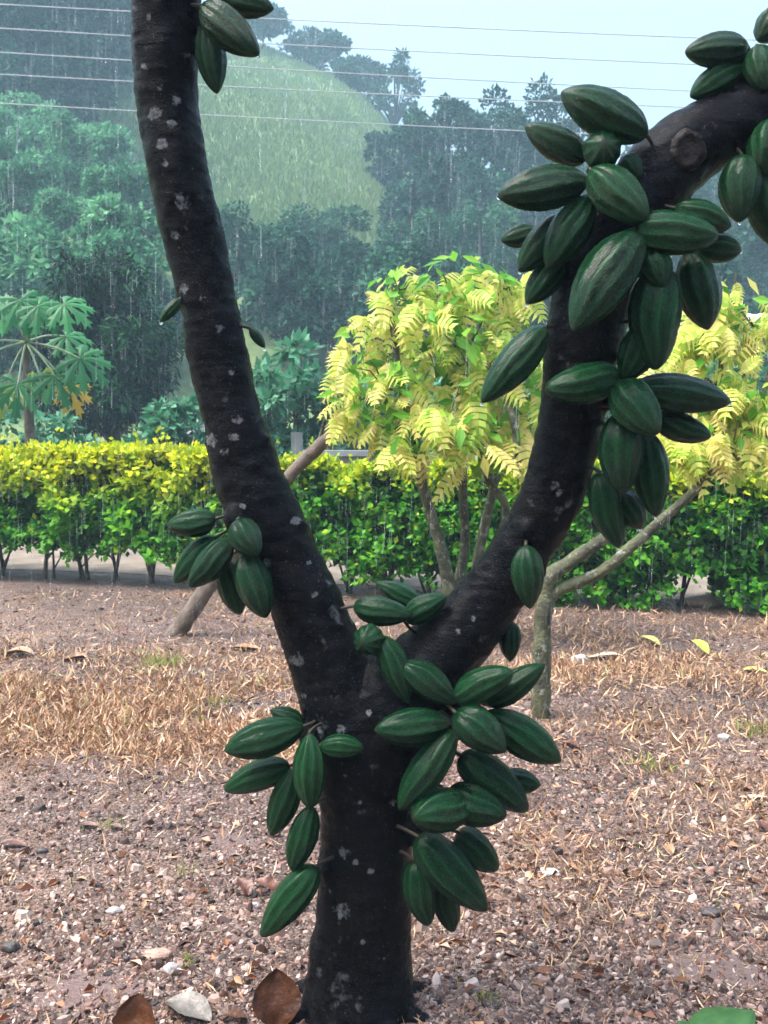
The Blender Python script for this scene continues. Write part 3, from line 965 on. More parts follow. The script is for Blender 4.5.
def yellow_tree(name, label, stems, crown_spec, seed, nleaf, Lm, stem_mat, nfresh=250, fork=None):
    """stems: list of lists (px,py,Y,rpx); crown_spec: blobs (px,py,Y,rpx)"""
    rng = np.random.default_rng(seed)
    b = at(*stems[0][0][:3])
    root = empty(name, (b.x, b.y, 0), label, 'tree')
    tips = []
    for s in stems:
        P2, W2 = smooth_path([(at(px, py, Y), r * Y / F) for px, py, Y, r in s], 6)
        g = Geo().tube(P2, W2, 8, rough=0.22, seed=seed)
        link('stem', g.mesh('stem'), M[stem_mat], root)
        tips.append(P2)
    spots, fresh = [], []
    tot = sum(c[3] ** 2 for c in crown_spec)
    g = Geo()
    for px, py, Y, r in crown_spec:
        c = at(px, py, Y); rr = r * Y / F
        near = min((q for t in tips for q in t[len(t) // 2:]), key=lambda q: (q - c).length)
        g.tube([near, near.lerp(c, .5) + Vector((0, 0, .05)), c], [0.012, 0.009, 0.004], 5)
        k = int(nleaf * r * r / tot) + 1
        tw = [c + Vector(rng.normal(size=3)) * rr * 0.5 for _ in range(max(2, k // 8))]
        for q in tw:
            g.tube([c, c.lerp(q, .5) + Vector((0, 0, .04)), q], [0.006, 0.005, 0.003], 4)
        for _ in range(k):
            d = Vector(rand_dirs(1, rng)[0])
            p = c + Vector((d.x * rr, d.y * rr * 0.8, d.z * rr * 0.9)) * (rng.random() ** 0.45)
            D = Vector((d.x * 0.7 + rng.normal(0, .35), d.y * 0.7 - 0.15 + rng.normal(0, .35), -0.7 + rng.normal(0, .45)))
            spots.append((p, D, Lm * rng.uniform(0.5, 1.45), min(1, max(0, 0.5 - 0.35 * d.z + rng.normal(0, .22)))))
        for _ in range(int(nfresh * r * r / tot)):
            d = Vector(rand_dirs(1, rng)[0]) * rr * (rng.random() ** 0.4)
            fresh.append(tuple(c + d))
    tw_ = link('twigs', g.mesh('twigs'), M[stem_mat], root)
    tw_['kind'] = 'stuff'
    cr_ = strip_crown(root, spots, rng, 'yellow')
    # paler undivided young leaves among the ribbed ones
    solid = [tuple(p + Vector(rng.normal(size=3)) * 0.05) for p, D, L_, tn in spots[::2]]
    whole_leaves(root, solid, rng, Lm * 0.62, 'yellow', 'young_leaves')
    if fresh:
        whole_leaves(root, fresh, rng, Lm * 0.75, 'yellow_green')
    return root


yellow_tree('young_tree', 'young tree with drooping yellow leaves, standing behind the fork of the cacao tree',
            [[(447, 648, 6.65, 8), (449, 590, 6.65, 7), (440, 545, 6.65, 6), (425, 495, 6.65, 5.2), (414, 440, 6.6, 5), (400, 380, 6.55, 4), (392, 320, 6.5, 3)],
             [(455, 646, 6.75, 6), (457, 592, 6.75, 5.5), (465, 545, 6.75, 4.6), (463, 495, 6.75, 4.5), (462, 430, 6.7, 4), (455, 350, 6.7, 3)],
             [(470, 640, 6.85, 6), (476, 570, 6.85, 5), (486, 520, 6.85, 5), (500, 465, 6.85, 4), (520, 400, 6.8, 3)],
             [(462, 640, 6.6, 5), (505, 520, 6.5, 4), (488, 480, 6.5, 4), (478, 440, 6.5, 3), (470, 380, 6.5, 2)],
             [(520, 470, 6.3, 4), (513, 420, 6.3, 4), (498, 380, 6.4, 3), (470, 345, 6.5, 2)]],
            [(382, 385, 6.5, 42), (358, 402, 6.55, 26), (350, 372, 6.6, 18), (420, 330, 6.6, 55), (400, 290, 6.7, 26), (392, 282, 6.6, 18), (450, 290, 6.6, 36), (480, 285, 6.7, 30), (505, 290, 6.6, 34),
             (470, 370, 6.5, 60), (425, 420, 6.4, 42), (480, 430, 6.4, 44), (520, 350, 6.6, 45), (395, 430, 6.5, 30), (505, 440, 6.5, 34), (525, 400, 6.5, 40), (360, 345, 6.7, 26)],
            61, 290, 0.19, 'greenstem', 620)

yellow_tree('pruned_tree', 'slim pruned tree right of the cacao fork, its long bough carrying yellow leaves',
            [[(541, 722, 4.85, 9), (541, 690, 4.85, 10), (542, 640, 4.85, 9), (545, 605, 4.85, 9), (548, 580, 4.85, 9), (570, 562, 4.85, 7.5), (606, 538, 4.85, 6.5)],
             [(543, 612, 4.85, 6), (556, 592, 4.85, 6), (600, 572, 4.83, 6), (645, 535, 4.8, 5.5), (690, 495, 4.8, 4.5), (725, 463, 4.8, 3.8), (790, 440, 4.8, 3)],
             [(690, 495, 4.8, 3), (715, 440, 4.9, 3), (720, 385, 4.95, 2.5), (722, 320, 5.0, 2)],
             [(725, 463, 4.8, 3), (760, 405, 4.9, 2.5), (775, 340, 5.0, 2)]],
            [(712, 330, 5.0, 34), (735, 300, 5.0, 24), (755, 330, 5.0, 28), (680, 350, 5.0, 28), (700, 390, 4.95, 36), (745, 400, 4.9, 36), (720, 440, 4.85, 30), (680, 440, 4.9, 28),
             (765, 440, 4.85, 28), (655, 420, 5.0, 24), (710, 300, 5.05, 16)],
            62, 230, 0.145, 'greenstem', 230)

# leaning pruned trunk passing behind the left limb
root = empty('leaning_trunk', ground_at(178, 634), 'bare tan trunk leaning right behind the left limb, sawn off at its top', 'tree')
P2, W2 = smooth_path([(at(166, 648, 6.8), 0.070), (at(178, 630, 6.8), 0.064), (at(206, 590, 6.8), 0.060), (at(245, 535, 6.85), 0.055), (at(288, 478, 6.9), 0.044), (at(312, 453, 6.9), 0.048), (at(336, 431, 6.9), 0.052)], 6)
link('trunk', Geo().tube(P2, W2, 10, rough=0.2, seed=3).mesh('trunk'), M['duskstem'], root)
P3, W3 = smooth_path([(at(318, 448, 6.9), 0.02), (at(322, 430, 6.88), 0.014), (at(330, 400, 6.85), 0.008)], 5)
link('shoot', Geo().tube(P3, W3, 6).mesh('shoot'), M['greenstem'], root)

# ------------------------------------------------------------------ papaya
def papaya():
    rng = np.random.default_rng(70)
    Y = 13.0
    c = at(26, 342, Y)
    root = empty('papaya_tree', (c.x, Y, 0), 'papaya tree with a whorl of lobed leaves on long stalks, at the left edge', 'tree')
    g = Geo()
    P2, W2 = smooth_path([(Vector((c.x + 0.03, Y, -0.05)), 0.085), (Vector((c.x + 0.02, Y, 1.2)), 0.07), (Vector((c.x, Y, 2.2)), 0.05), (c, 0.045)], 6)
    link('trunk', g.tube(P2, W2, 10, rough=0.12).mesh('trunk'), M['trunk'], root)
    #  leaf hub px, droop direction px, material
    L = [((80, 358), (40, 28), 'papaya', .48), ((66, 336), (34, 16), 'papaya', .42), ((64, 304), (24, 12), 'papaya', .44), ((20, 300), (6, 20), 'papaya', .46),
         ((38, 306), (18, 18), 'papaya', .42), ((-30, 345), (-30, 18), 'papaya', .45), ((-24, 362), (-26, 24), 'papaya', .45), ((55, 376), (14, 26), 'papaya', .42),
         ((18, 384), (-4, 30), 'papaya', .42), ((70, 388), (14, 34), 'papaya_yellow', .36), ((40, 376), (4, 24), 'papaya_lime', .32), ((2, 392), (-4, 26), 'papaya_lime', .34),
         ((6, 306), (-18, 14), 'papaya', .42)]
    for (hx, hy), (dx, dy), mt, sz in L:
        Yl = Y + rng.uniform(-0.6, 0.45)
        hub = at(hx, hy, Yl)
        tip = at(hx + dx, hy + dy, Yl - 0.1)
        D0 = (tip - hub).normalized()
        N = Vector((rng.normal(0, .2), -0.75, 0.75)).normalized()
        S = D0.cross(N).normalized(); N = S.cross(D0).normalized()
        V, T = [], []
        for k, a in enumerate((-125, -82, -42, 0, 42, 82, 125)):
            d = D0 * math.cos(R(a)) + S * math.sin(R(a))
            s2 = d.cross(N).normalized()
            ll = sz * (1.0 - 0.0022 * abs(a))
            def pt(t, w):
                return hub + d * (ll * t) + s2 * (ll * w) - N * (ll * (0.16 * t * t + abs(w) * 0.25)) - Vector((0, 0, 0.22 * ll * t * t))
            prof = [(0.0, 0.0), (0.28, 0.085), (0.45, 0.10), (0.62, 0.27), (0.66, 0.10), (0.82, 0.17), (0.84, 0.05), (1.0, 0.0)]
            b = len(V)
            for t, w in prof:
                V += [pt(t, 0), pt(t + (0.05 if w > .15 else 0), w), pt(t + (0.05 if w > .15 else 0), -w)]
            for j in range(len(prof) - 1):
                q = b + j * 3
                T += [(q, q + 1, q + 4), (q, q + 4, q + 3), (q, q + 3, q + 5), (q, q + 5, q + 2)]
        lf = link('leaf', npmesh('leaf', np.array([tuple(v) for v in V]), [np.array(T)], False, {'tint': np.full(len(V), rng.random()), 'young': np.zeros(len(V))}), M[mt], root)
        if mt == 'papaya_yellow': lf['label'] = 'yellowed drooping papaya leaf'
        g = Geo()
        mid = c.lerp(hub, .5) + Vector((0, 0, .04))
        P2, W2 = smooth_path([(c, .017), (mid, .014), (hub, .010)], 5)
        link('stalk', g.tube(P2, W2, 6).mesh('stalk'), M['petiole'], lf)


papaya()

# ------------------------------------------------------------------ the cacao tree
Y0 = 2.35
def PX(px, py, w, d=0.0):
    Y = Y0 + d
    return (at(px, py, Y), w * 0.5 * Y / F)

TR = [PX(356, 1075, 160), PX(356, 1040, 136), PX(358, 1005, 120), PX(361, 960, 105), PX(364, 900, 98), PX(366, 850, 96), PX(366, 800, 98), PX(361, 750, 104)]
LEFT = TR + [PX(343, 700, 90), PX(324, 650, 79, .01), PX(304, 600, 72, .01), PX(281, 550, 70, .02), PX(258, 500, 71, .02), PX(241, 450, 66, .03), PX(228, 400, 59, .03),
             PX(217, 350, 59, .03), PX(208, 300, 58, .03), PX(196, 250, 60, .03), PX(182, 190, 60, .02), PX(170, 120, 61, .02), PX(165, 60, 63, .01), PX(166, 0, 66), PX(172, -70, 68)]
RIGHT = [PX(364, 850, 60), PX(372, 790, 80), PX(388, 735, 94), PX(412, 690, 92), PX(446, 648, 80), PX(482, 608, 70), PX(514, 562, 62, -.01), PX(547, 503, 63, -.02),
         PX(566, 450, 64, -.03), PX(575, 400, 67, -.04), PX(584, 335, 76, -.05), PX(597, 280, 76, -.05), PX(618, 228, 80, -.05), PX(646, 190, 78, -.04), PX(690, 148, 74, -.03),
         PX(735, 122, 68, -.02), PX(790, 98, 66, 0.), PX(850, 75, 66, .02)]
g = Geo()
axes = []
FILL = [PX(378, 800, 70), PX(386, 750, 96), PX(393, 705, 104), PX(396, 672, 84), PX(396, 652, 50)]
for path in (LEFT, RIGHT, FILL):
    P2, W2 = smooth_path(path, 8)
    g.tube(P2, W2, 28)
    if path is not FILL: axes += list(zip(P2, W2))
# collar knots where pods and old twigs grew, and root flares
for px, py, r, d in [(236, 520, 22, -.04), (312, 735, 24, -.05), (330, 870, 20, -.06), (420, 830, 26, -.06), (395, 690, 30, -.07), (300, 560, 12, 0), (455, 715, 34, -.05),
                     (600, 170, 22, -.05), (625, 250, 26, -.08), (560, 260, 18, -.07), (620, 395, 24, -.08), (552, 330, 14, -.05), (738, 150, 18, -.04), (742, 70, 24, -.02), (205, 20, 18, -.02),
                     (545, 480, 10, -.08), (527, 530, 12, -.08), (302, 540, 9, 0)]:
    c = at(px, py, Y0 + d)
    g.tube([c + Vector((0, 0, -r * .0016)), c, c + Vector((0, 0, r * .0016))], [r * .0008, r * .0014, r * .0008], 12)
for ang, ln in ((200, .22), (250, .26), (300, .24), (340, .2), (30, .22), (100, .25), (150, .2)):
    c = at(357, 1000, Y0)
    d = Vector((math.cos(R(ang)), math.sin(R(ang)), 0))
    b = Vector((c.x, Y0, 0))
    P2, W2 = smooth_path([(b + Vector((0, 0, .16)) + d * .06, .06), (b + d * .10 + Vector((0, 0, .02)), .038), (b + d * (.12 + ln * .3) + Vector((0, 0, -.03)), .03), (b + d * (.12 + ln * .5) + Vector((0, 0, -.07)), .015)], 5)
    g.tube(P2, W2, 10)
tmp = bpy.data.objects.new('tmp', g.mesh('tmp'))
COL.objects.link(tmp)
rm = tmp.modifiers.new('r', 'REMESH'); rm.mode = 'VOXEL'; rm.voxel_size = 0.006; rm.use_smooth_shade = True
sm = tmp.modifiers.new('s', 'SMOOTH'); sm.factor = 0.6; sm.iterations = 5
dg = bpy.context.evaluated_depsgraph_get()
me = bpy.data.meshes.new_from_object(tmp.evaluated_get(dg))
bpy.data.objects.remove(tmp)
me.name = 'trunk'
SPOTS = [(240, 421, 9), (236, 438, 6), (212, 440, 10), (233, 374, 5), (228, 452, 5), (160, 120, 9), (176, 132, 8), (168, 150, 6), (187, 205, 10), (178, 238, 7), (166, 95, 6), (150, 75, 5),
         (323, 717, 7), (343, 716, 8), (345, 835, 7), (392, 787, 6), (357, 842, 5), (344, 891, 9), (352, 772, 4), (362, 784, 4), (332, 876, 4), (300, 655, 9), (316, 590, 5), (310, 560, 5),
         (296, 520, 5), (364, 918, 4), (384, 935, 2), (372, 850, 4), (455, 625, 4), (470, 612, 4), (553, 490, 7), (548, 484, 5), (262, 545, 5), (205, 300, 6), (222, 330, 5), (180, 108, 6), (192, 60, 4),
         (246, 505, 4), (270, 560, 6), (305, 690, 5), (347, 760, 5), (370, 700, 4), (155, 30, 5), (170, 170, 6), (186, 290, 6)]
SP = [(at(a, b, Y0), (0.5 + 0.45 * ((i * 37) % 10) / 10) * r * Y0 / F) for i, (a, b, r) in enumerate(SPOTS)]
lich = np.zeros(len(me.vertices), np.float32)
nv = len(me.vertices)
CO = np.empty(nv * 3, np.float32); me.vertices.foreach_get('co', CO); CO = CO.reshape(-1, 3)
NO = np.empty(nv * 3, np.float32); me.vertex_normals.foreach_get('vector', NO); NO = NO.reshape(-1, 3)
for i in range(nv):
    p = Vector(CO[i])
    if p.y < Y0 + 0.05:
        for s, r in SP:
            dx, dz = p.x - s.x, p.z - s.z
            if abs(dx) < 1.6 * r and abs(dz) < 1.6 * r:
                lich[i] = max(lich[i], 1 - math.hypot(dx, dz) / (1.6 * r))
    k = 0.006 * mn.noise(p * 9) + 0.0035 * mn.noise(p * 26) + 0.0022 * mn.noise(Vector((p.x * 20, p.y * 20, p.z * 70)))
    CO[i] += NO[i] * k
# flower cushions and knots on the wood, and shallow dents
crng = np.random.default_rng(33)
for k in range(150):
    j = crng.integers(nv)
    rad_ = crng.uniform(.007, .020)
    dd = np.linalg.norm(CO - CO[j], axis=1)
    amp = crng.uniform(.3, .5) * rad_ * (1 if crng.random() < .75 else -0.6)
    wgt = np.exp(-(dd / rad_) ** 2)[:, None]
    CO += NO[j] * wgt * amp
me.vertices.foreach_set('co', CO.ravel())
me.update()
a = me.attributes.new('lichen', 'FLOAT', 'POINT'); a.data.foreach_set('value', lich)
base = at(356, 1005, Y0)
cacao = empty('cacao_tree', (base.x, Y0, 0), 'forked black-barked cacao tree hung with green pods, in front of everything', 'tree')
link('trunk', me, M['bark'], cacao)

# sawn-off branch scar on the bend of the right limb
c = at(687, 151, Y0 - 0.03 - 0.085)
bm = bmesh.new()
bmesh.ops.create_uvsphere(bm, u_segments=28, v_segments=16, radius=1)
for v in bm.verts:
    q = v.co.copy()
    rr = math.hypot(q.x, q.z)
    q.y *= 1 - 0.45 * (rr < 0.6)
    q *= 1 + 0.14 * mn.noise(q * 2.3)
    v.co = Vector((q.x * 0.041, q.y * 0.022, q.z * 0.045)) + c
me = bpy.data.meshes.new('branch_scar'); bm.to_mesh(me); bm.free()
for p in me.polygons: p.use_smooth = True
link('branch_scar', me, M['scar'], cacao)


# pods
def pod_mesh(seed):
    rng = random.Random(seed)
    nu, nvv = 60, 120
    V, ridge, ends, fur = [], [], [], []
    bend = rng.uniform(-0.06, 0.06)
    ph = rng.uniform(0, 6)
    tipe = rng.uniform(0.66, 0.88); pk = rng.uniform(0.40, 0.50)
    for i in range(nu + 1):
        t = i / nu
        t2 = 0.5 - 0.5 * math.cos(PI * t) if i not in (0, nu) else t
        t2 = 0.35 * t + 0.65 * t2
        e1 = tipe * pk / (1 - pk)
        r = (t2 ** e1) * ((1 - t2) ** tipe) / (pk ** e1 * (1 - pk) ** tipe) * 0.5
        r = 0.5 * (2 * r) ** 0.92
        fade = min(1, t2 * 7) * min(1, (1 - t2) * 5)
        for k in range(nvv):
            th = 2 * PI * k / nvv
            # five pairs of ridges with a deep furrow between the pairs
            w = th * 5 + ph + 0.25 * math.sin(3 * t2 * PI + th)
            rd = 0.55 * (0.5 + 0.5 * math.cos(2 * w)) + 0.0
            deep = (0.5 + 0.5 * math.cos(w))
            amp = 0.17 * (rd - 0.3) - 0.07 * deep ** 3
            wob = 0.02 * mn.noise(Vector((math.cos(th) * 1.5, math.sin(th) * 1.5, t2 * 4 + seed)))
            wart = 0.024 * mn.noise(Vector((math.cos(th) * 7, math.sin(th) * 7, t2 * 22 + seed))) + 0.030 * (0.4 + rd) * mn.noise(Vector((math.cos(th) * 13, math.sin(th) * 13, t2 * 44 + seed)))
            rr = r * (1 + amp * fade + wob + wart)
            x, y = rr * math.cos(th) + bend * math.sin(PI * t2), rr * math.sin(th)
            V.append((x, y, t2))
            ridge.append(max(0, (0.5 + 0.5 * math.cos(2 * w)) ** 14) * fade)
            fur.append((0.5 - 0.5 * math.cos(2 * w)) ** 3 * fade)
            ends.append(max(0, 1 - t2 / 0.045) * 0.8 + max(0, 1 - (1 - t2) / 0.04) * 0.8)
    i = np.arange((nu + 1) * nvv).reshape(nu + 1, nvv)
    j = np.roll(i, -1, 1)
    Q = np.stack([i[:-1].ravel(), j[:-1].ravel(), j[1:].ravel(), i[1:].ravel()], 1)
    return npmesh('cocoa_pod', np.array(V), [Q], True, {'ridge': np.array(ridge), 'ends': np.array(ends), 'furrow': np.array(fur)})


POD = [pod_mesh(s) for s in range(6)]
for m_ in POD: m_.materials.append(M['pod'])
bm = bmesh.new(); bmesh.ops.create_uvsphere(bm, u_segments=12, v_segments=8, radius=1)
for v in bm.verts:
    if v.co.z > 0: v.co.z *= 1.5; v.co.x *= 1 - 0.3 * v.co.z / 1.5; v.co.y *= 1 - 0.3 * v.co.z / 1.5
DROP = bpy.data.meshes.new('water_drop'); bm.to_mesh(DROP); bm.free()
for p in DROP.polygons: p.use_smooth = True
DROP.materials.append(M['drop'])

# stalk px, stalk depth cm | tip px, tip depth cm | width px | drop    (depths relative to the trunk plane, minus = nearer)
PODS = [
    # top of the left limb
    (203, 6, -5, 259, 55, -9, 35, 1), (205, 18, -2, 217, 94, -2, 28, 0), (212, -6, 0, 274, 9, -2, 28, 0),
    # small ones on the left limb
    (180, 299, -1, 160, 322, -3, 12, 1), (250, 328, 3, 265, 348, 2, 10, 1),
    # middle cluster of the left limb
    (216, 519, -6, 167, 526, -7, 27, 0), (216, 537, -4, 174, 583, -5, 28, 0), (230, 540, -8, 189, 587, -11, 30, 0), (237, 521, -8, 258, 556, -13, 31, 0),
    (244, 552, -8, 266, 618, -11, 35, 0), (224, 560, -3, 240, 615, -4, 28, 0),
    # crotch
    (422, 606, 2, 376, 583, 3, 22, 0), (354, 606, -4, 412, 615, -8, 28, 0), (404, 620, -4, 447, 596, -6, 26, 0), (375, 640, -8, 362, 643, -14, 31, 0),
    (382, 636, -10, 409, 704, -12, 29, 0), (402, 664, -12, 456, 704, -14, 32, 0), (456, 700, -12, 513, 671, -17, 33, 0), (484, 704, -9, 545, 664, -11, 29, 0),
    (452, 722, -12, 374, 730, -17, 37, 0), (455, 712, -16, 506, 752, -21, 39, 0), (486, 711, -11, 561, 762, -13, 39, 1), (455, 730, -14, 399, 810, -18, 35, 0),
    (460, 755, -11, 528, 811, -13, 39, 0), (502, 778, -7, 541, 785, -8, 25, 0), (466, 806, -14, 412, 818, -22, 43, 0), (446, 794, -12, 507, 816, -17, 41, 0),
    (417, 836, -13, 487, 911, -16, 44, 0), (458, 832, -9, 498, 870, -10, 34, 0), (415, 860, -11, 428, 926, -12, 32, 0), (440, 880, -8, 453, 932, -8, 26, 0),
    (512, 622, 1, 510, 662, 1, 21, 0),
    # left side of the trunk
    (305, 726, -10, 224, 751, -13, 37, 0), (290, 766, -7, 224, 790, -8, 30, 1), (310, 732, -13, 310, 810, -16, 32, 0), (296, 768, -9, 271, 836, -10, 29, 0),
    (312, 806, -11, 292, 871, -12, 29, 0), (316, 866, -12, 261, 937, -14, 35, 0), (320, 746, -14, 364, 748, -15, 23, 0), (304, 724, -4, 270, 710, -3, 19, 0),
    # lone pod under the right limb
    (526, 545, -10, 530, 609, -11, 31, 0),
    # middle of the right limb
    (546, 327, -10, 481, 403, -13, 35, 1), (619, 376, -14, 545, 390, -17, 38, 0), (619, 384, -16, 658, 434, -24, 43, 0), (630, 388, -13, 731, 402, -15, 36, 1),
    (654, 416, -10, 711, 437, -11, 28, 0), (622, 412, -14, 622, 495, -16, 43, 0), (645, 432, -11, 656, 517, -12, 36, 1), (600, 472, -8, 619, 548, -9, 33, 1),
    (618, 490, -7, 641, 529, -8, 27, 1), (660, 268, -15, 655, 370, -18, 49, 0), (648, 325, -13, 624, 380, -15, 36, 0), (688, 248, -11, 708, 330, -12, 41, 0),
    # bend of the right limb
    (647, 136, -12, 561, 92, -15, 43, 1), (586, 160, -9, 525, 126, -10, 32, 0), (602, 156, -12, 604, 142, -19, 36, 0), (590, 180, -14, 497, 196, -17, 41, 1),
    (590, 170, -16, 647, 221, -22, 42, 0), (622, 158, -12, 641, 178, -15, 22, 0), (592, 194, -13, 547, 269, -16, 38, 0), (562, 216, -9, 519, 272, -11, 30, 1),
    (538, 230, -5, 501, 241, -6, 21, 0), (562, 262, -9, 526, 304, -10, 29, 1), (638, 234, -19, 573, 331, -25, 51, 0), (635, 229, -19, 719, 236, -22, 41, 0),
    (674, 208, -13, 731, 227, -14, 30, 0), (698, 248, -10, 742, 250, -10, 28, 1), (648, 252, -17, 664, 288, -21, 33, 0),
    # upper right corner
    (748, 47, -5, 685, 52, -7, 31, 0), (744, 64, -4, 690, 97, -5, 29, 0), (757, 46, -7, 766, 90, -10, 30, 0), (785, 12, -4, 758, 40, -6, 30, 0),
    (742, 155, -9, 739, 223, -11, 39, 1), (756, 165, -6, 776, 247, -7, 40, 0), (772, 118, -9, 764, 174, -11, 38, 0),
]
rr = random.Random(5)
for i, (sx, sy, ds, tx, ty, dt, w, dr) in enumerate(PODS):
    S = at(sx, sy, Y0 + ds / 100); T = at(tx, ty, Y0 + dt / 100)
    ax = T - S
    ln = ax.length
    wid = 1.06 * w * (Y0 + (ds + dt) / 200) / F
    me = POD[rr.randrange(len(POD))]
    o = bpy.data.objects.new('cocoa_pod', me)
    COL.objects.link(o)
    q = Vector((0, 0, 1)).rotation_difference(ax.normalized()) @ Matrix.Rotation(rr.uniform(0, 2 * PI), 3, 'Z').to_quaternion()
    o.rotation_mode = 'QUATERNION'; o.rotation_quaternion = q
    o.scale = (wid, wid, ln)
    o.parent = cacao
    o.location = S - cacao.location
    pm = Matrix.Translation(S) @ q.to_matrix().to_4x4() @ Matrix.Diagonal((wid, wid, ln, 1))
    # stalk back to the nearest wood
    A, ra = min(axes, key=lambda a: (a[0] - S).length - a[1])
    end = S.lerp(A, max(0.0, min(1.0, ((A - S).length - ra * 0.80) / (A - S).length)))
    if (end - S).length < 0.012:
        end = S - ax.normalized() * 0.012
    g = Geo()
    inside = S + ax * 0.03
    mid = S.lerp(end, 0.5) - ax.normalized() * 0.006
    P2, W2 = smooth_path([(inside, .004), (S, .0042), (mid, .004), (end, .0052)], 4)
    sme = g.tube(P2, W2, 8, rough=.2).mesh('stalk')
    sme.transform(pm.inverted())
    st = bpy.data.objects.new('stalk', sme); COL.objects.link(st); sme.materials.append(M['stalk'])
    st.parent = o
    if dr:
        d = bpy.data.objects.new('water_drop', DROP); COL.objects.link(d)
        d.parent = o
        # hang it from the lowest point of the tip
        lp = T - Vector((0, 0, 0.004)) - ax.normalized() * 0.003
        d.matrix_parent_inverse = pm.inverted()
        d.location = lp
        s = rr.uniform(.0034, .0052)
        d.scale = (s, s, s)

# ------------------------------------------------------------------ ground cover
rng = np.random.default_rng(80)


def gz(x, y):
    p = Vector((x, y, 0))
    m = float(sstep(-2, 1.5, y) * (1 - sstep(7.2, 8.4, y)))
    return m * (0.016 * mn.noise(p * 1.7) + 0.010 * mn.noise(p * 6) + 0.006 * mn.noise(p * 17))


def chips(n, y0, y1, smin, smax, rng):
    """flat irregular stones and bits of litter: squashed six-sided pebbles"""
    Yc = y0 * (y1 / y0) ** rng.random(n)
    Xc = rng.uniform(-0.46, 0.46, n) * Yc * 1.05
    s = smin * (smax / smin) ** (rng.random(n) ** 2.2)
    Z = np.array([gz(a, b) for a, b in zip(Xc, Yc)])
    Vs, Ts = [], []
    th = np.arange(6) * PI / 3
    rad = rng.uniform(0.65, 1.2, (n, 6)); el = rng.uniform(0.3, 0.9, n); ro = rng.uniform(0, PI, n)
    hx = np.cos(th)[None] * rad * s[:, None]; hy = np.sin(th)[None] * rad * s[:, None] * el[:, None]
    c, sn = np.cos(ro)[:, None], np.sin(ro)[:, None]
    rx, ry = hx * c - hy * sn, hx * sn + hy * c
    ht = s * rng.uniform(0.15, 0.6, n)
    tx, ty = rng.normal(0, .22, n)[:, None], rng.normal(0, .22, n)[:, None]
    low = np.stack([Xc[:, None] + rx, Yc[:, None] + ry, np.repeat(Z[:, None] - 0.004, 6, 1)], 2)
    hi = np.stack([Xc[:, None] + rx * .62, Yc[:, None] + ry * .62, Z[:, None] + ht[:, None] + rx * tx + ry * ty], 2)
    topv = np.stack([Xc, Yc, Z + ht * 1.12], 1)[:, None]
    V = np.concatenate([low, hi, topv], 1).reshape(-1, 3)
    b = (np.arange(n) * 13)[:, None]
    k = np.arange(6); k2 = (k + 1) % 6
    Q = np.concatenate([b + np.array([[i, j, j + 6, i + 6]]) for i, j in zip(k, k2)])
    T = np.concatenate([b + np.array([[i + 6, j + 6, 12]]) for i, j in zip(k, k2)])
    return V, Q, T


V, Q, T = chips(64000, 1.75, 9.0, 0.0042, 0.017, rng)
V2, Q2, T2 = chips(2200, 1.75, 9.0, 0.012, 0.032, rng)
Q = np.concatenate([Q, Q2 + len(V)]); T = np.concatenate([T, T2 + len(V)]); V = np.concatenate([V, V2])
o = link('gravel', npmesh('gravel', V, [Q, T], False), M['chips'])
tag(o, 'wet pinkish grey gravel and bits of litter strewn over the soil', 'gravel', kind='stuff')

# dry straw, thick where the photograph shows tan bands
def straw(n, rng):
    Y = rng.uniform(2.2, 8.6, n * 6); X = rng.uniform(-0.47, 0.47, n * 6) * Y
    nz = np.array([0.5 + 0.9 * mn.noise(Vector((a * 1.1, b * 1.5, 4))) + 0.5 * mn.noise(Vector((a * 3.5, b * 4.5, 7))) for a, b in zip(X, Y)])
    band = np.exp(-((Y - 5.1) / 0.9) ** 2) * (X < 0.3) * 1.25 + np.exp(-((Y - 3.35) / 0.75) ** 2) * (X > 0.45) * 0.26 + np.exp(-((Y - 5.9) / 1.3) ** 2) * (X > 0.2) * 0.5 + 0.07
    keep = rng.random(n * 6) < np.clip(band * np.clip(nz, 0, 1.2), 0, 1)
    X, Y = X[keep][:n], Y[keep][:n]
    k = len(X)
    Z = np.array([gz(a, b) for a, b in zip(X, Y)])
    P = np.stack([X, Y, Z], 1)
    flat = rng.random(k) < 0.42
    D = unit(rng.normal(size=(k, 3)) * np.array([1, 1, .1]) + np.stack([np.zeros(k), np.zeros(k), np.where(flat, 0.12, 1.1)], 1))
    N = unit(rng.normal(size=(k, 3)) + np.array([0, -.8, .3]))
    L = rng.uniform(0.025, 0.095, k) * np.clip(Y / 4.5, 0.45, 1)
    return leaf_cloud(P, D, N, L, rng.uniform(.0009, .0024, k) * np.clip(Y / 4.5, 0.55, 1.1), 0.2)


V, T, A = straw(42000, rng)
tag(link('dry_grass', npmesh('dry_grass', V, [T], False), M['straw']), 'thin tan dry grass in patches over the gravel', 'grass', kind='stuff')


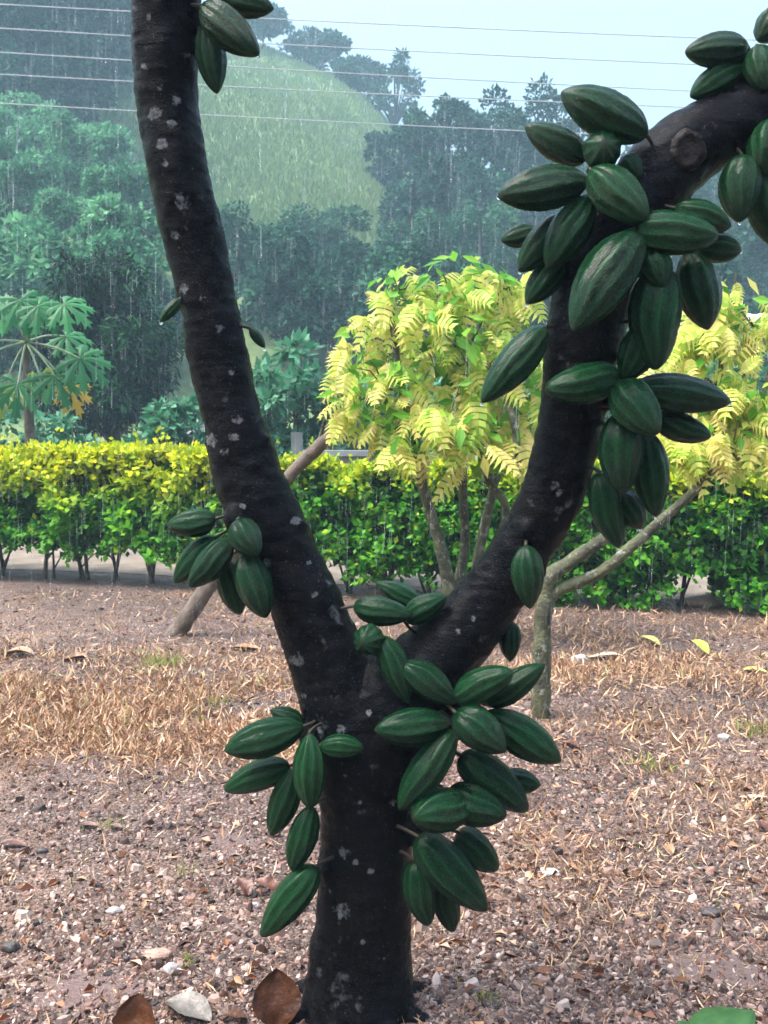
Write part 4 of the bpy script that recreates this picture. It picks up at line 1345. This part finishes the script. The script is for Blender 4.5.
# loose leaf litter: small curled brown leaves nobody could count
k = 1500
Yc = 1.8 * (8.5 / 1.8) ** rng.random(k); Xc = rng.uniform(-.47, .47, k) * Yc
P = np.stack([Xc, Yc, np.array([gz(a, b) for a, b in zip(Xc, Yc)]) + .006], 1)
D = unit(rng.normal(size=(k, 3)) * np.array([1, 1, .22])); N = unit(rng.normal(size=(k, 3)) * .35 + np.array([0, -.15, 1]))
L = rng.uniform(.016, .048, k)
V, T, A = leaf_cloud(P, D, N, L, L * rng.uniform(.35, .7, k), -0.5)
n = NT('leaf_litter')
c = n.ramp(n.island(), [(0.0, (0.045, 0.018, 0.010)), (0.35, (0.14, 0.05, 0.022)), (0.65, (0.28, 0.13, 0.06)), (0.9, (0.46, 0.30, 0.18)), (1.0, (0.55, 0.45, 0.33))])
tag(link('leaf_litter', npmesh('leaf_litter', V, [T], False), n.done(n.pbsdf(c, 0.35, 0.4))), 'small curled brown leaves scattered over the gravel', 'leaf litter', kind='stuff')

# rain puddles: thin films of water between the stones
n = NT('puddle_water')
pud = n.done(n.pbsdf((0.14, 0.09, 0.075), 0.12, 0.6, n.bump(n.noise(n.coord(), 70, 4), 0.8, 0.006)))
for px, py, rx, ry, lab in ((222, 842, .16, .17, 'shallow puddle left of the trunk below the lower pods'), (92, 988, .17, .10, 'shallow puddle at the lower left behind the pointed brown leaf'),
                            (712, 966, .15, .10, 'shallow puddle at the lower right near the broad green leaf'), (600, 640, .4, .22, 'shallow puddle right of the slim tree'),
                            (62, 760, .22, .16, 'shallow puddle at the left below the straw'), (560, 842, .15, .14, 'shallow puddle above the white stone')):
    p = ground_at(px, py)
    V = []; Q = []
    nr_, na = 14, 48
    for i in range(nr_ + 1):
        for j in range(na):
            a = 2 * PI * j / na
            rr_ = (i / nr_) * (1 + .35 * mn.noise(Vector((math.cos(a) * 1.2, math.sin(a) * 1.2, px))) + .18 * mn.noise(Vector((math.cos(a) * 4, math.sin(a) * 4, px))))
            x, y = p.x + rx * rr_ * math.cos(a), p.y + ry * rr_ * math.sin(a)
            V.append((x, y, gz(p.x, p.y) * .4 + gz(x, y) * .6 + .0045 * (1 - (i / nr_) ** 4) * .55 - .004 * (i / nr_) ** 8))
    ii = np.arange(len(V)).reshape(nr_ + 1, na); jj = np.roll(ii, -1, 1)
    Q = np.stack([ii[:-1].ravel(), ii[1:].ravel(), jj[1:].ravel(), jj[:-1].ravel()], 1)
    tag(link('puddle', npmesh('puddle', np.array(V), [Q], True), pud), lab, 'puddle', kind='structure')


def tuft(px, py, h, k, label, mat='weed', seed=0):
    r = np.random.default_rng(seed)
    p = ground_at(px, py)
    P = np.array([[p.x, p.y, gz(p.x, p.y) - 0.003]]) + r.normal(size=(k, 3)) * np.array([h * .5, h * .5, 0])
    D = unit(r.normal(size=(k, 3)) * .75 + np.array([0, 0, 1]))
    N = unit(r.normal(size=(k, 3)) + np.array([0, -1, .2]))
    L = h * r.uniform(.5, 1.1, k)
    V, T, A = leaf_cloud(P, D, N, L, h * .12, .3, {'tint': r.random(k), 'young': 0.})
    o = link('grass_tuft', npmesh('grass_tuft', V, [T], False, A), M[mat])
    return tag(o, label, 'weed', 'small weeds growing in the gravel')


tuft(106, 828, .05, 26, 'small green weed growing between two dark leaves on the gravel', seed=1)
tuft(190, 962, .045, 22, 'small yellow-green weed beside the pink stone near the tree base', seed=2)
tuft(650, 768, .075, 34, 'small weed of pale green blades on the right of the gravel', seed=3)
tuft(157, 668, .12, 60, 'thin pale green grass tuft in the straw left of the trunk', seed=4)
tuft(188, 872, .04, 20, 'small yellowish weed beside the puddle left of the trunk', seed=5)
tuft(758, 735, .09, 36, 'small green weed at the right edge of the gravel', seed=6)
tuft(490, 1003, .04, 26, 'tiny green weed just right of the cacao trunk base', seed=7)
tuft(215, 705, .07, 34, 'thin green weed below the leaning trunk in the straw', seed=8)


def litter_leaf(name, label, px, py, L, W, mat, tilt=0.0, spin=0.0, curl=0.3, group=None, lobed=0.0, stand=0.0, Yf=None, seed=0, cat='leaf', lift=0.006, shp=1.0):
    """a real leaf blade: outline grid with midrib fold, curl and ragged edge"""
    r = random.Random(seed)
    p = ground_at(px, py) if Yf is None else at(px, py, Yf)
    nu, nw = 16, 8
    V = []
    for i in range(nu + 1):
        t = i / nu
        prof = (math.sin(PI * min(1, t ** shp)) ** 0.75) if 0 < t < 1 else 0.0
        for j in range(-nw, nw + 1):
            s = j / nw
            rag = 1 + lobed * mn.noise(Vector((t * 5, math.copysign(1, s) * 2, seed))) + .10 * mn.noise(Vector((t * 17, math.copysign(1, s) * 2, seed)))
            x = s * W / 2 * prof * rag
            y = (t - 0.5) * L
            z = curl * W * (abs(s) ** 1.6) * 0.5 * prof - 0.10 * curl * L * (2 * t - 1) ** 2 + 0.03 * L * math.sin(5 * t + seed) + 0.03 * W * mn.noise(Vector((t * 4, s * 2, seed + 3)))
            V.append(Vector((x, y, z)))
    rot = Matrix.Rotation(spin, 4, 'Z') @ Matrix.Rotation(stand, 4, 'X') @ Matrix.Rotation(tilt, 4, 'Y')
    V = [rot @ v for v in V]
    zmin = min(v.z for v in V)
    base_z = (gz(p.x, p.y) + lift - zmin) if Yf is None else 0.0
    off = Vector((p.x, p.y, base_z)) if Yf is None else p
    V = np.array([tuple(v + off) for v in V])
    i = np.arange(len(V)).reshape(nu + 1, 2 * nw + 1)
    Q = np.stack([i[:-1, :-1].ravel(), i[:-1, 1:].ravel(), i[1:, 1:].ravel(), i[1:, :-1].ravel()], 1)
    top = link(name, npmesh(name, V, [Q], True), M[mat])
    return tag(top, label, cat, group)


FG = 'fallen leaves on the ground'
litter_leaf('fallen_leaf', 'large dark brown curled leaf standing against the trunk base', 277, 1020, .135, .115, 'dead_brown', stand=1.25, spin=.1, curl=.35, lobed=.12, group=FG, seed=1, lift=-.01)
litter_leaf('fallen_leaf', 'dark brown pointed leaf standing up at the bottom edge', 136, 1040, .12, .10, 'dead_brown', stand=1.2, spin=-.1, curl=.3, lobed=.06, group=FG, seed=2, lift=-.01)
litter_leaf('fallen_leaf', 'pale grey dry leaf lying beside the pointed brown leaf', 188, 1014, .15, .085, 'dead_grey', spin=1.0, curl=.5, group=FG, seed=3)
litter_leaf('fallen_leaf', 'small brown leaf at the bottom edge between grey leaf and trunk', 232, 1021, .08, .05, 'dead_brown', spin=1.6, curl=.5, group=FG, seed=4)
litter_leaf('fallen_leaf', 'reddish brown leaf right of its twin behind the lowest left pod', 268, 894, .10, .055, 'dead_red', spin=1.2, stand=.35, curl=.5, lobed=.3, group=FG, seed=5)
litter_leaf('fallen_leaf', 'dark reddish leaf left of its twin behind the lowest left pod', 244, 893, .075, .05, 'dead_red', spin=.6, stand=.4, curl=.5, lobed=.3, group=FG, seed=6)
litter_leaf('fallen_leaf', 'tan brown leaf lying in the straw at the left edge', 17, 656, .22, .12, 'dead_tan', spin=1.5, curl=.5, group=FG, seed=7)
litter_leaf('fallen_leaf', 'rusty leaf lying in the straw, second from the left edge', 76, 660, .17, .10, 'dead_tan', spin=1.9, curl=.6, group=FG, lobed=.3, seed=8)
litter_leaf('fallen_leaf', 'tan leaf on the ground just left of the left limb', 246, 650, .20, .10, 'dead_tan', spin=1.5, curl=.5, group=FG, seed=9)
litter_leaf('fallen_leaf', 'bright yellow-green leaf lying right of the slim pruned tree', 700, 655, .14, .12, 'leaf_lime', spin=.8, stand=.5, curl=.4, group=FG, seed=10)
litter_leaf('fallen_leaf', 'yellow leaf lying at the right edge of the gravel', 756, 672, .17, .08, 'leaf_yellow', spin=1.2, curl=.3, group=FG, seed=11)
litter_leaf('fallen_leaf', 'pale yellow leaf between the slim tree and the bright leaf', 650, 645, .15, .10, 'leaf_yellow', spin=.9, stand=.3, curl=.3, group=FG, seed=12)
litter_leaf('fallen_leaf', 'cream leaf just right of the slim tree', 606, 660, .22, .08, 'leaf_cream', spin=1.5, curl=.3, group=FG, seed=13)
litter_leaf('fallen_leaf', 'long cream leaf lying low at the right edge', 752, 800, .10, .03, 'leaf_cream', spin=1.5, curl=.3, group=FG, seed=14)
litter_leaf('fallen_leaf', 'dark leaf lying left of the small green weed', 88, 829, .075, .035, 'dead_red', spin=1.5, curl=.5, group=FG, seed=15)
litter_leaf('fallen_leaf', 'dark leaf lying right of the small green weed', 116, 830, .05, .03, 'dead_red', spin=1.3, curl=.5, group=FG, seed=16)
litter_leaf('fallen_leaf', 'red-brown leaf at the left edge of the gravel', 12, 844, .11, .04, 'dead_red', spin=1.5, curl=.4, group=FG, seed=17)
litter_leaf('fallen_leaf', 'orange brown leaf lying alone on the right gravel', 668, 855, .05, .04, 'dead_tan', spin=.4, curl=.4, stand=.3, group=FG, seed=18)
litter_leaf('fallen_leaf', 'russet leaf at the right edge near the long cream leaf', 764, 832, .06, .05, 'dead_red', spin=.4, curl=.4, stand=.4, group=FG, seed=19)
litter_leaf('fallen_leaf', 'brown curled leaf near the right side of the trunk base', 570, 748, .11, .05, 'dead_red', spin=.6, curl=.5, group=FG, seed=20)

# broad green leaf plant at the bottom right
p = ground_at(716, 1046)
root = empty('seedling', (p.x, p.y, 0), 'broad bright green leaves poking up at the bottom right', 'plant')
for k, (dx, dz, L, W, spin, stand, sd) in enumerate(((0.012, .045, .17, .13, -1.35, .12, 31), (-.045, .028, .09, .07, 1.1, .1, 32))):
    lf = litter_leaf('leaf', None, 716, 1040, L, W, 'broad', spin=spin, stand=stand, curl=-.22, seed=sd, cat=None, lift=dz)
    lf.parent = root
    lf.location = Vector((dx, 0, 0)) - root.location
g = Geo().tube([Vector((p.x, p.y, -.01)), Vector((p.x + .005, p.y, .02)), Vector((p.x + .01, p.y + .02, .045))], [.004, .0035, .002], 6)
link('stem', g.mesh('stem'), M['petiole'], root)


def stone(label, px, py, sx, sy, sz, mat, seed, rot=0.0):
    p = ground_at(px, py)
    bm = bmesh.new()
    bmesh.ops.create_icosphere(bm, subdivisions=3, radius=1)
    for v in bm.verts:
        q = v.co.copy()
        q *= 1 + 0.28 * mn.noise(q * 1.3 + Vector((seed, 0, 0))) + 0.10 * mn.noise(q * 3.5 + Vector((seed, 0, 0)))
        v.co = Vector((q.x * sx, q.y * sy, q.z * sz))
    bm.transform(Matrix.Translation((p.x, p.y, gz(p.x, p.y) + sz * 0.45)) @ Matrix.Rotation(rot, 4, 'Z'))
    me = bpy.data.meshes.new('stone'); bm.to_mesh(me); bm.free()
    for q in me.polygons: q.use_smooth = True
    return tag(link('stone', me, M[mat]), label, 'stone', 'larger stones lying on the gravel')


stone('flat pink stone near the bottom left, beside a yellow-green weed', 157, 958, .038, .022, .014, 'pinkstone', 1)
stone('pale grey stone above the pink one on the left gravel', 114, 913, .022, .016, .012, 'greystone', 2)
stone('white flat stone on the gravel right of the lowest pods', 550, 872, .034, .02, .012, 'whitestone', 3, -.3)
stone('dark flat stone on the gravel at the lower right', 713, 913, .034, .022, .013, 'darkstone', 4)
stone('small dark stone low at the left edge', 10, 950, .024, .018, .014, 'darkstone', 5)
stone('small black stone on the wet left gravel below the lower pods', 196, 960, .010, .010, .009, 'darkstone', 6)
stone('pale stone on the gravel above the puddle right of the slim tree', 580, 662, .05, .035, .03, 'whitestone', 7)
stone('grey stone behind the lowest left pod', 254, 905, .018, .014, .010, 'greystone', 8)
stone('dark stone on the left gravel beside the leaf pair', 42, 850, .020, .016, .011, 'darkstone', 9)
stone('small white stone on the right gravel below the yellow leaves', 724, 738, .028, .02, .014, 'whitestone', 10)
stone('low pale rock under the gap in the right hedge', 704, 605, .17, .10, .06, 'pinkstone', 11)
stone('small dark stone on the right gravel near the bottom', 664, 972, .012, .010, .008, 'darkstone', 12)
stone('grey-brown lump left of the grey leaf near the trunk base', 172, 973, .022, .018, .016, 'greystone', 13)

# ------------------------------------------------------------------ rain
rng = np.random.default_rng(90)
k = 5600
Y = 3.0 * (22 / 3.0) ** rng.random(k)
X = rng.uniform(-0.5, 0.5, k) * Y
Z = rng.uniform(0.05, 1, k) * (1.4 + 0.55 * Y)
L = rng.uniform(.05, .22, k) * (0.6 + 0.05 * Y)
rad = 0.00055 + 0.00005 * Y
tops = np.stack([X + L * .03, Y, Z + L], 1); bots = np.stack([X, Y, Z], 1)
big = [(17, 105, 155, 9), (13, 160, 210, 9), (285, 82, 125, 10), (301, 88, 130, 10), (260, 130, 172, 9), (261, 210, 262, 9), (195, 40, 60, 8), (118, 120, 150, 10), (451, 130, 190, 9)]
for px, ya, yb, Yb in big:
    a, b = at(px, ya, Yb), at(px, yb, Yb)
    tops = np.vstack([tops, a]); bots = np.vstack([bots, b]); rad = np.append(rad, .0042)
k = len(tops)
Vs = []
for j in range(3):
    a = 2 * PI * j / 3 + .5
    off = np.stack([np.cos(a) * rad, np.sin(a) * rad, np.zeros(k)], 1)
    Vs.append((tops * .25 + bots * .75) + off)
V = np.stack([tops, *Vs, bots], 1).reshape(-1, 3)
b = (np.arange(k) * 5)[:, None]
T = np.concatenate([b + np.array([f]) for f in ((0, 1, 2), (0, 2, 3), (0, 3, 1), (4, 2, 1), (4, 3, 2), (4, 1, 3))])
tag(link('rain', npmesh('rain', V, [T], True), M['rain']), 'thin threads of falling rain', 'rain', kind='stuff')

# ------------------------------------------------------------------ haze
g = Geo().box((0, 121, 44), (372, 270, 92.5))
hz = link('haze', g.mesh('haze', False))
m = bpy.data.materials.new('haze_air'); m.use_nodes = True
m.node_tree.nodes.clear()
out = m.node_tree.nodes.new('ShaderNodeOutputMaterial')
pv = m.node_tree.nodes.new('ShaderNodeVolumePrincipled')
pv.inputs['Color'].default_value = (0.54, 0.82, 0.98, 1)
pv.inputs['Density'].default_value = 0.0024
m.node_tree.links.new(pv.outputs[0], out.inputs['Volume'])
hz.data.materials.append(m)
tag(hz, 'pale blue rain haze filling the valley', 'haze', kind='stuff')

# ------------------------------------------------------------------ light
SUN_EL, SUN_AZ = R(62), R(-100)          # high, from behind the scene, a little to the left
w = bpy.data.worlds.new('World'); scene.world = w; w.use_nodes = True
nt = w.node_tree; nt.nodes.clear()
sky = nt.nodes.new('ShaderNodeTexSky'); sky.sky_type = 'NISHITA'; sky.sun_disc = False
sky.sun_elevation = SUN_EL; sky.sun_rotation = SUN_AZ
sky.air_density = 1.0; sky.dust_density = 4.0; sky.ozone_density = 1.0
hs = nt.nodes.new('ShaderNodeHueSaturation'); hs.inputs['Saturation'].default_value = 0.85
bg = nt.nodes.new('ShaderNodeBackground'); bg.inputs['Strength'].default_value = 0.10
ow = nt.nodes.new('ShaderNodeOutputWorld')
tcw = nt.nodes.new('ShaderNodeTexCoord'); sxyz = nt.nodes.new('ShaderNodeSeparateXYZ')
mr = nt.nodes.new('ShaderNodeMapRange'); mr.inputs['From Min'].default_value = 0.0; mr.inputs['From Max'].default_value = 1.0
mr.inputs['To Min'].default_value = 0.37; mr.inputs['To Max'].default_value = 3.4      # cloud cover: brightest overhead
vm = nt.nodes.new('ShaderNodeVectorMath'); vm.operation = 'SCALE'
nt.links.new(tcw.outputs['Generated'], sxyz.inputs[0]); nt.links.new(sxyz.outputs['Z'], mr.inputs['Value'])
nt.links.new(sky.outputs[0], hs.inputs['Color']); nt.links.new(hs.outputs[0], vm.inputs[0]); nt.links.new(mr.outputs[0], vm.inputs['Scale'])
nt.links.new(vm.outputs[0], bg.inputs[0]); nt.links.new(bg.outputs[0], ow.inputs[0])
sun = bpy.data.lights.new('sun', 'SUN'); sun.energy = 1.5; sun.angle = R(14); sun.color = (1.0, 0.96, 0.9)
so = bpy.data.objects.new('sun', sun); COL.objects.link(so)
d = Vector((math.sin(SUN_AZ) * math.cos(SUN_EL), math.cos(SUN_AZ) * math.cos(SUN_EL), math.sin(SUN_EL)))
so.rotation_euler = (-d).to_track_quat('-Z', 'Y').to_euler()
so.location = (0, 5, 90)

vs = scene.view_settings
scene.display_settings.display_device = 'sRGB'
vs.view_transform = 'Standard'; vs.look = 'None'; vs.gamma = 1; vs.use_curve_mapping = False
vs.exposure = 1.40
scene.render.engine = 'CYCLES'
cy = scene.cycles
cy.use_denoising = True
cy.max_bounces = 5; cy.diffuse_bounces = 2; cy.glossy_bounces = 2; cy.transmission_bounces = 4; cy.volume_bounces = 1; cy.transparent_max_bounces = 6
cy.use_adaptive_sampling = True; cy.adaptive_threshold = 0.02
cy.caustics_reflective = False; cy.caustics_refractive = False
cy.sample_clamp_indirect = 4
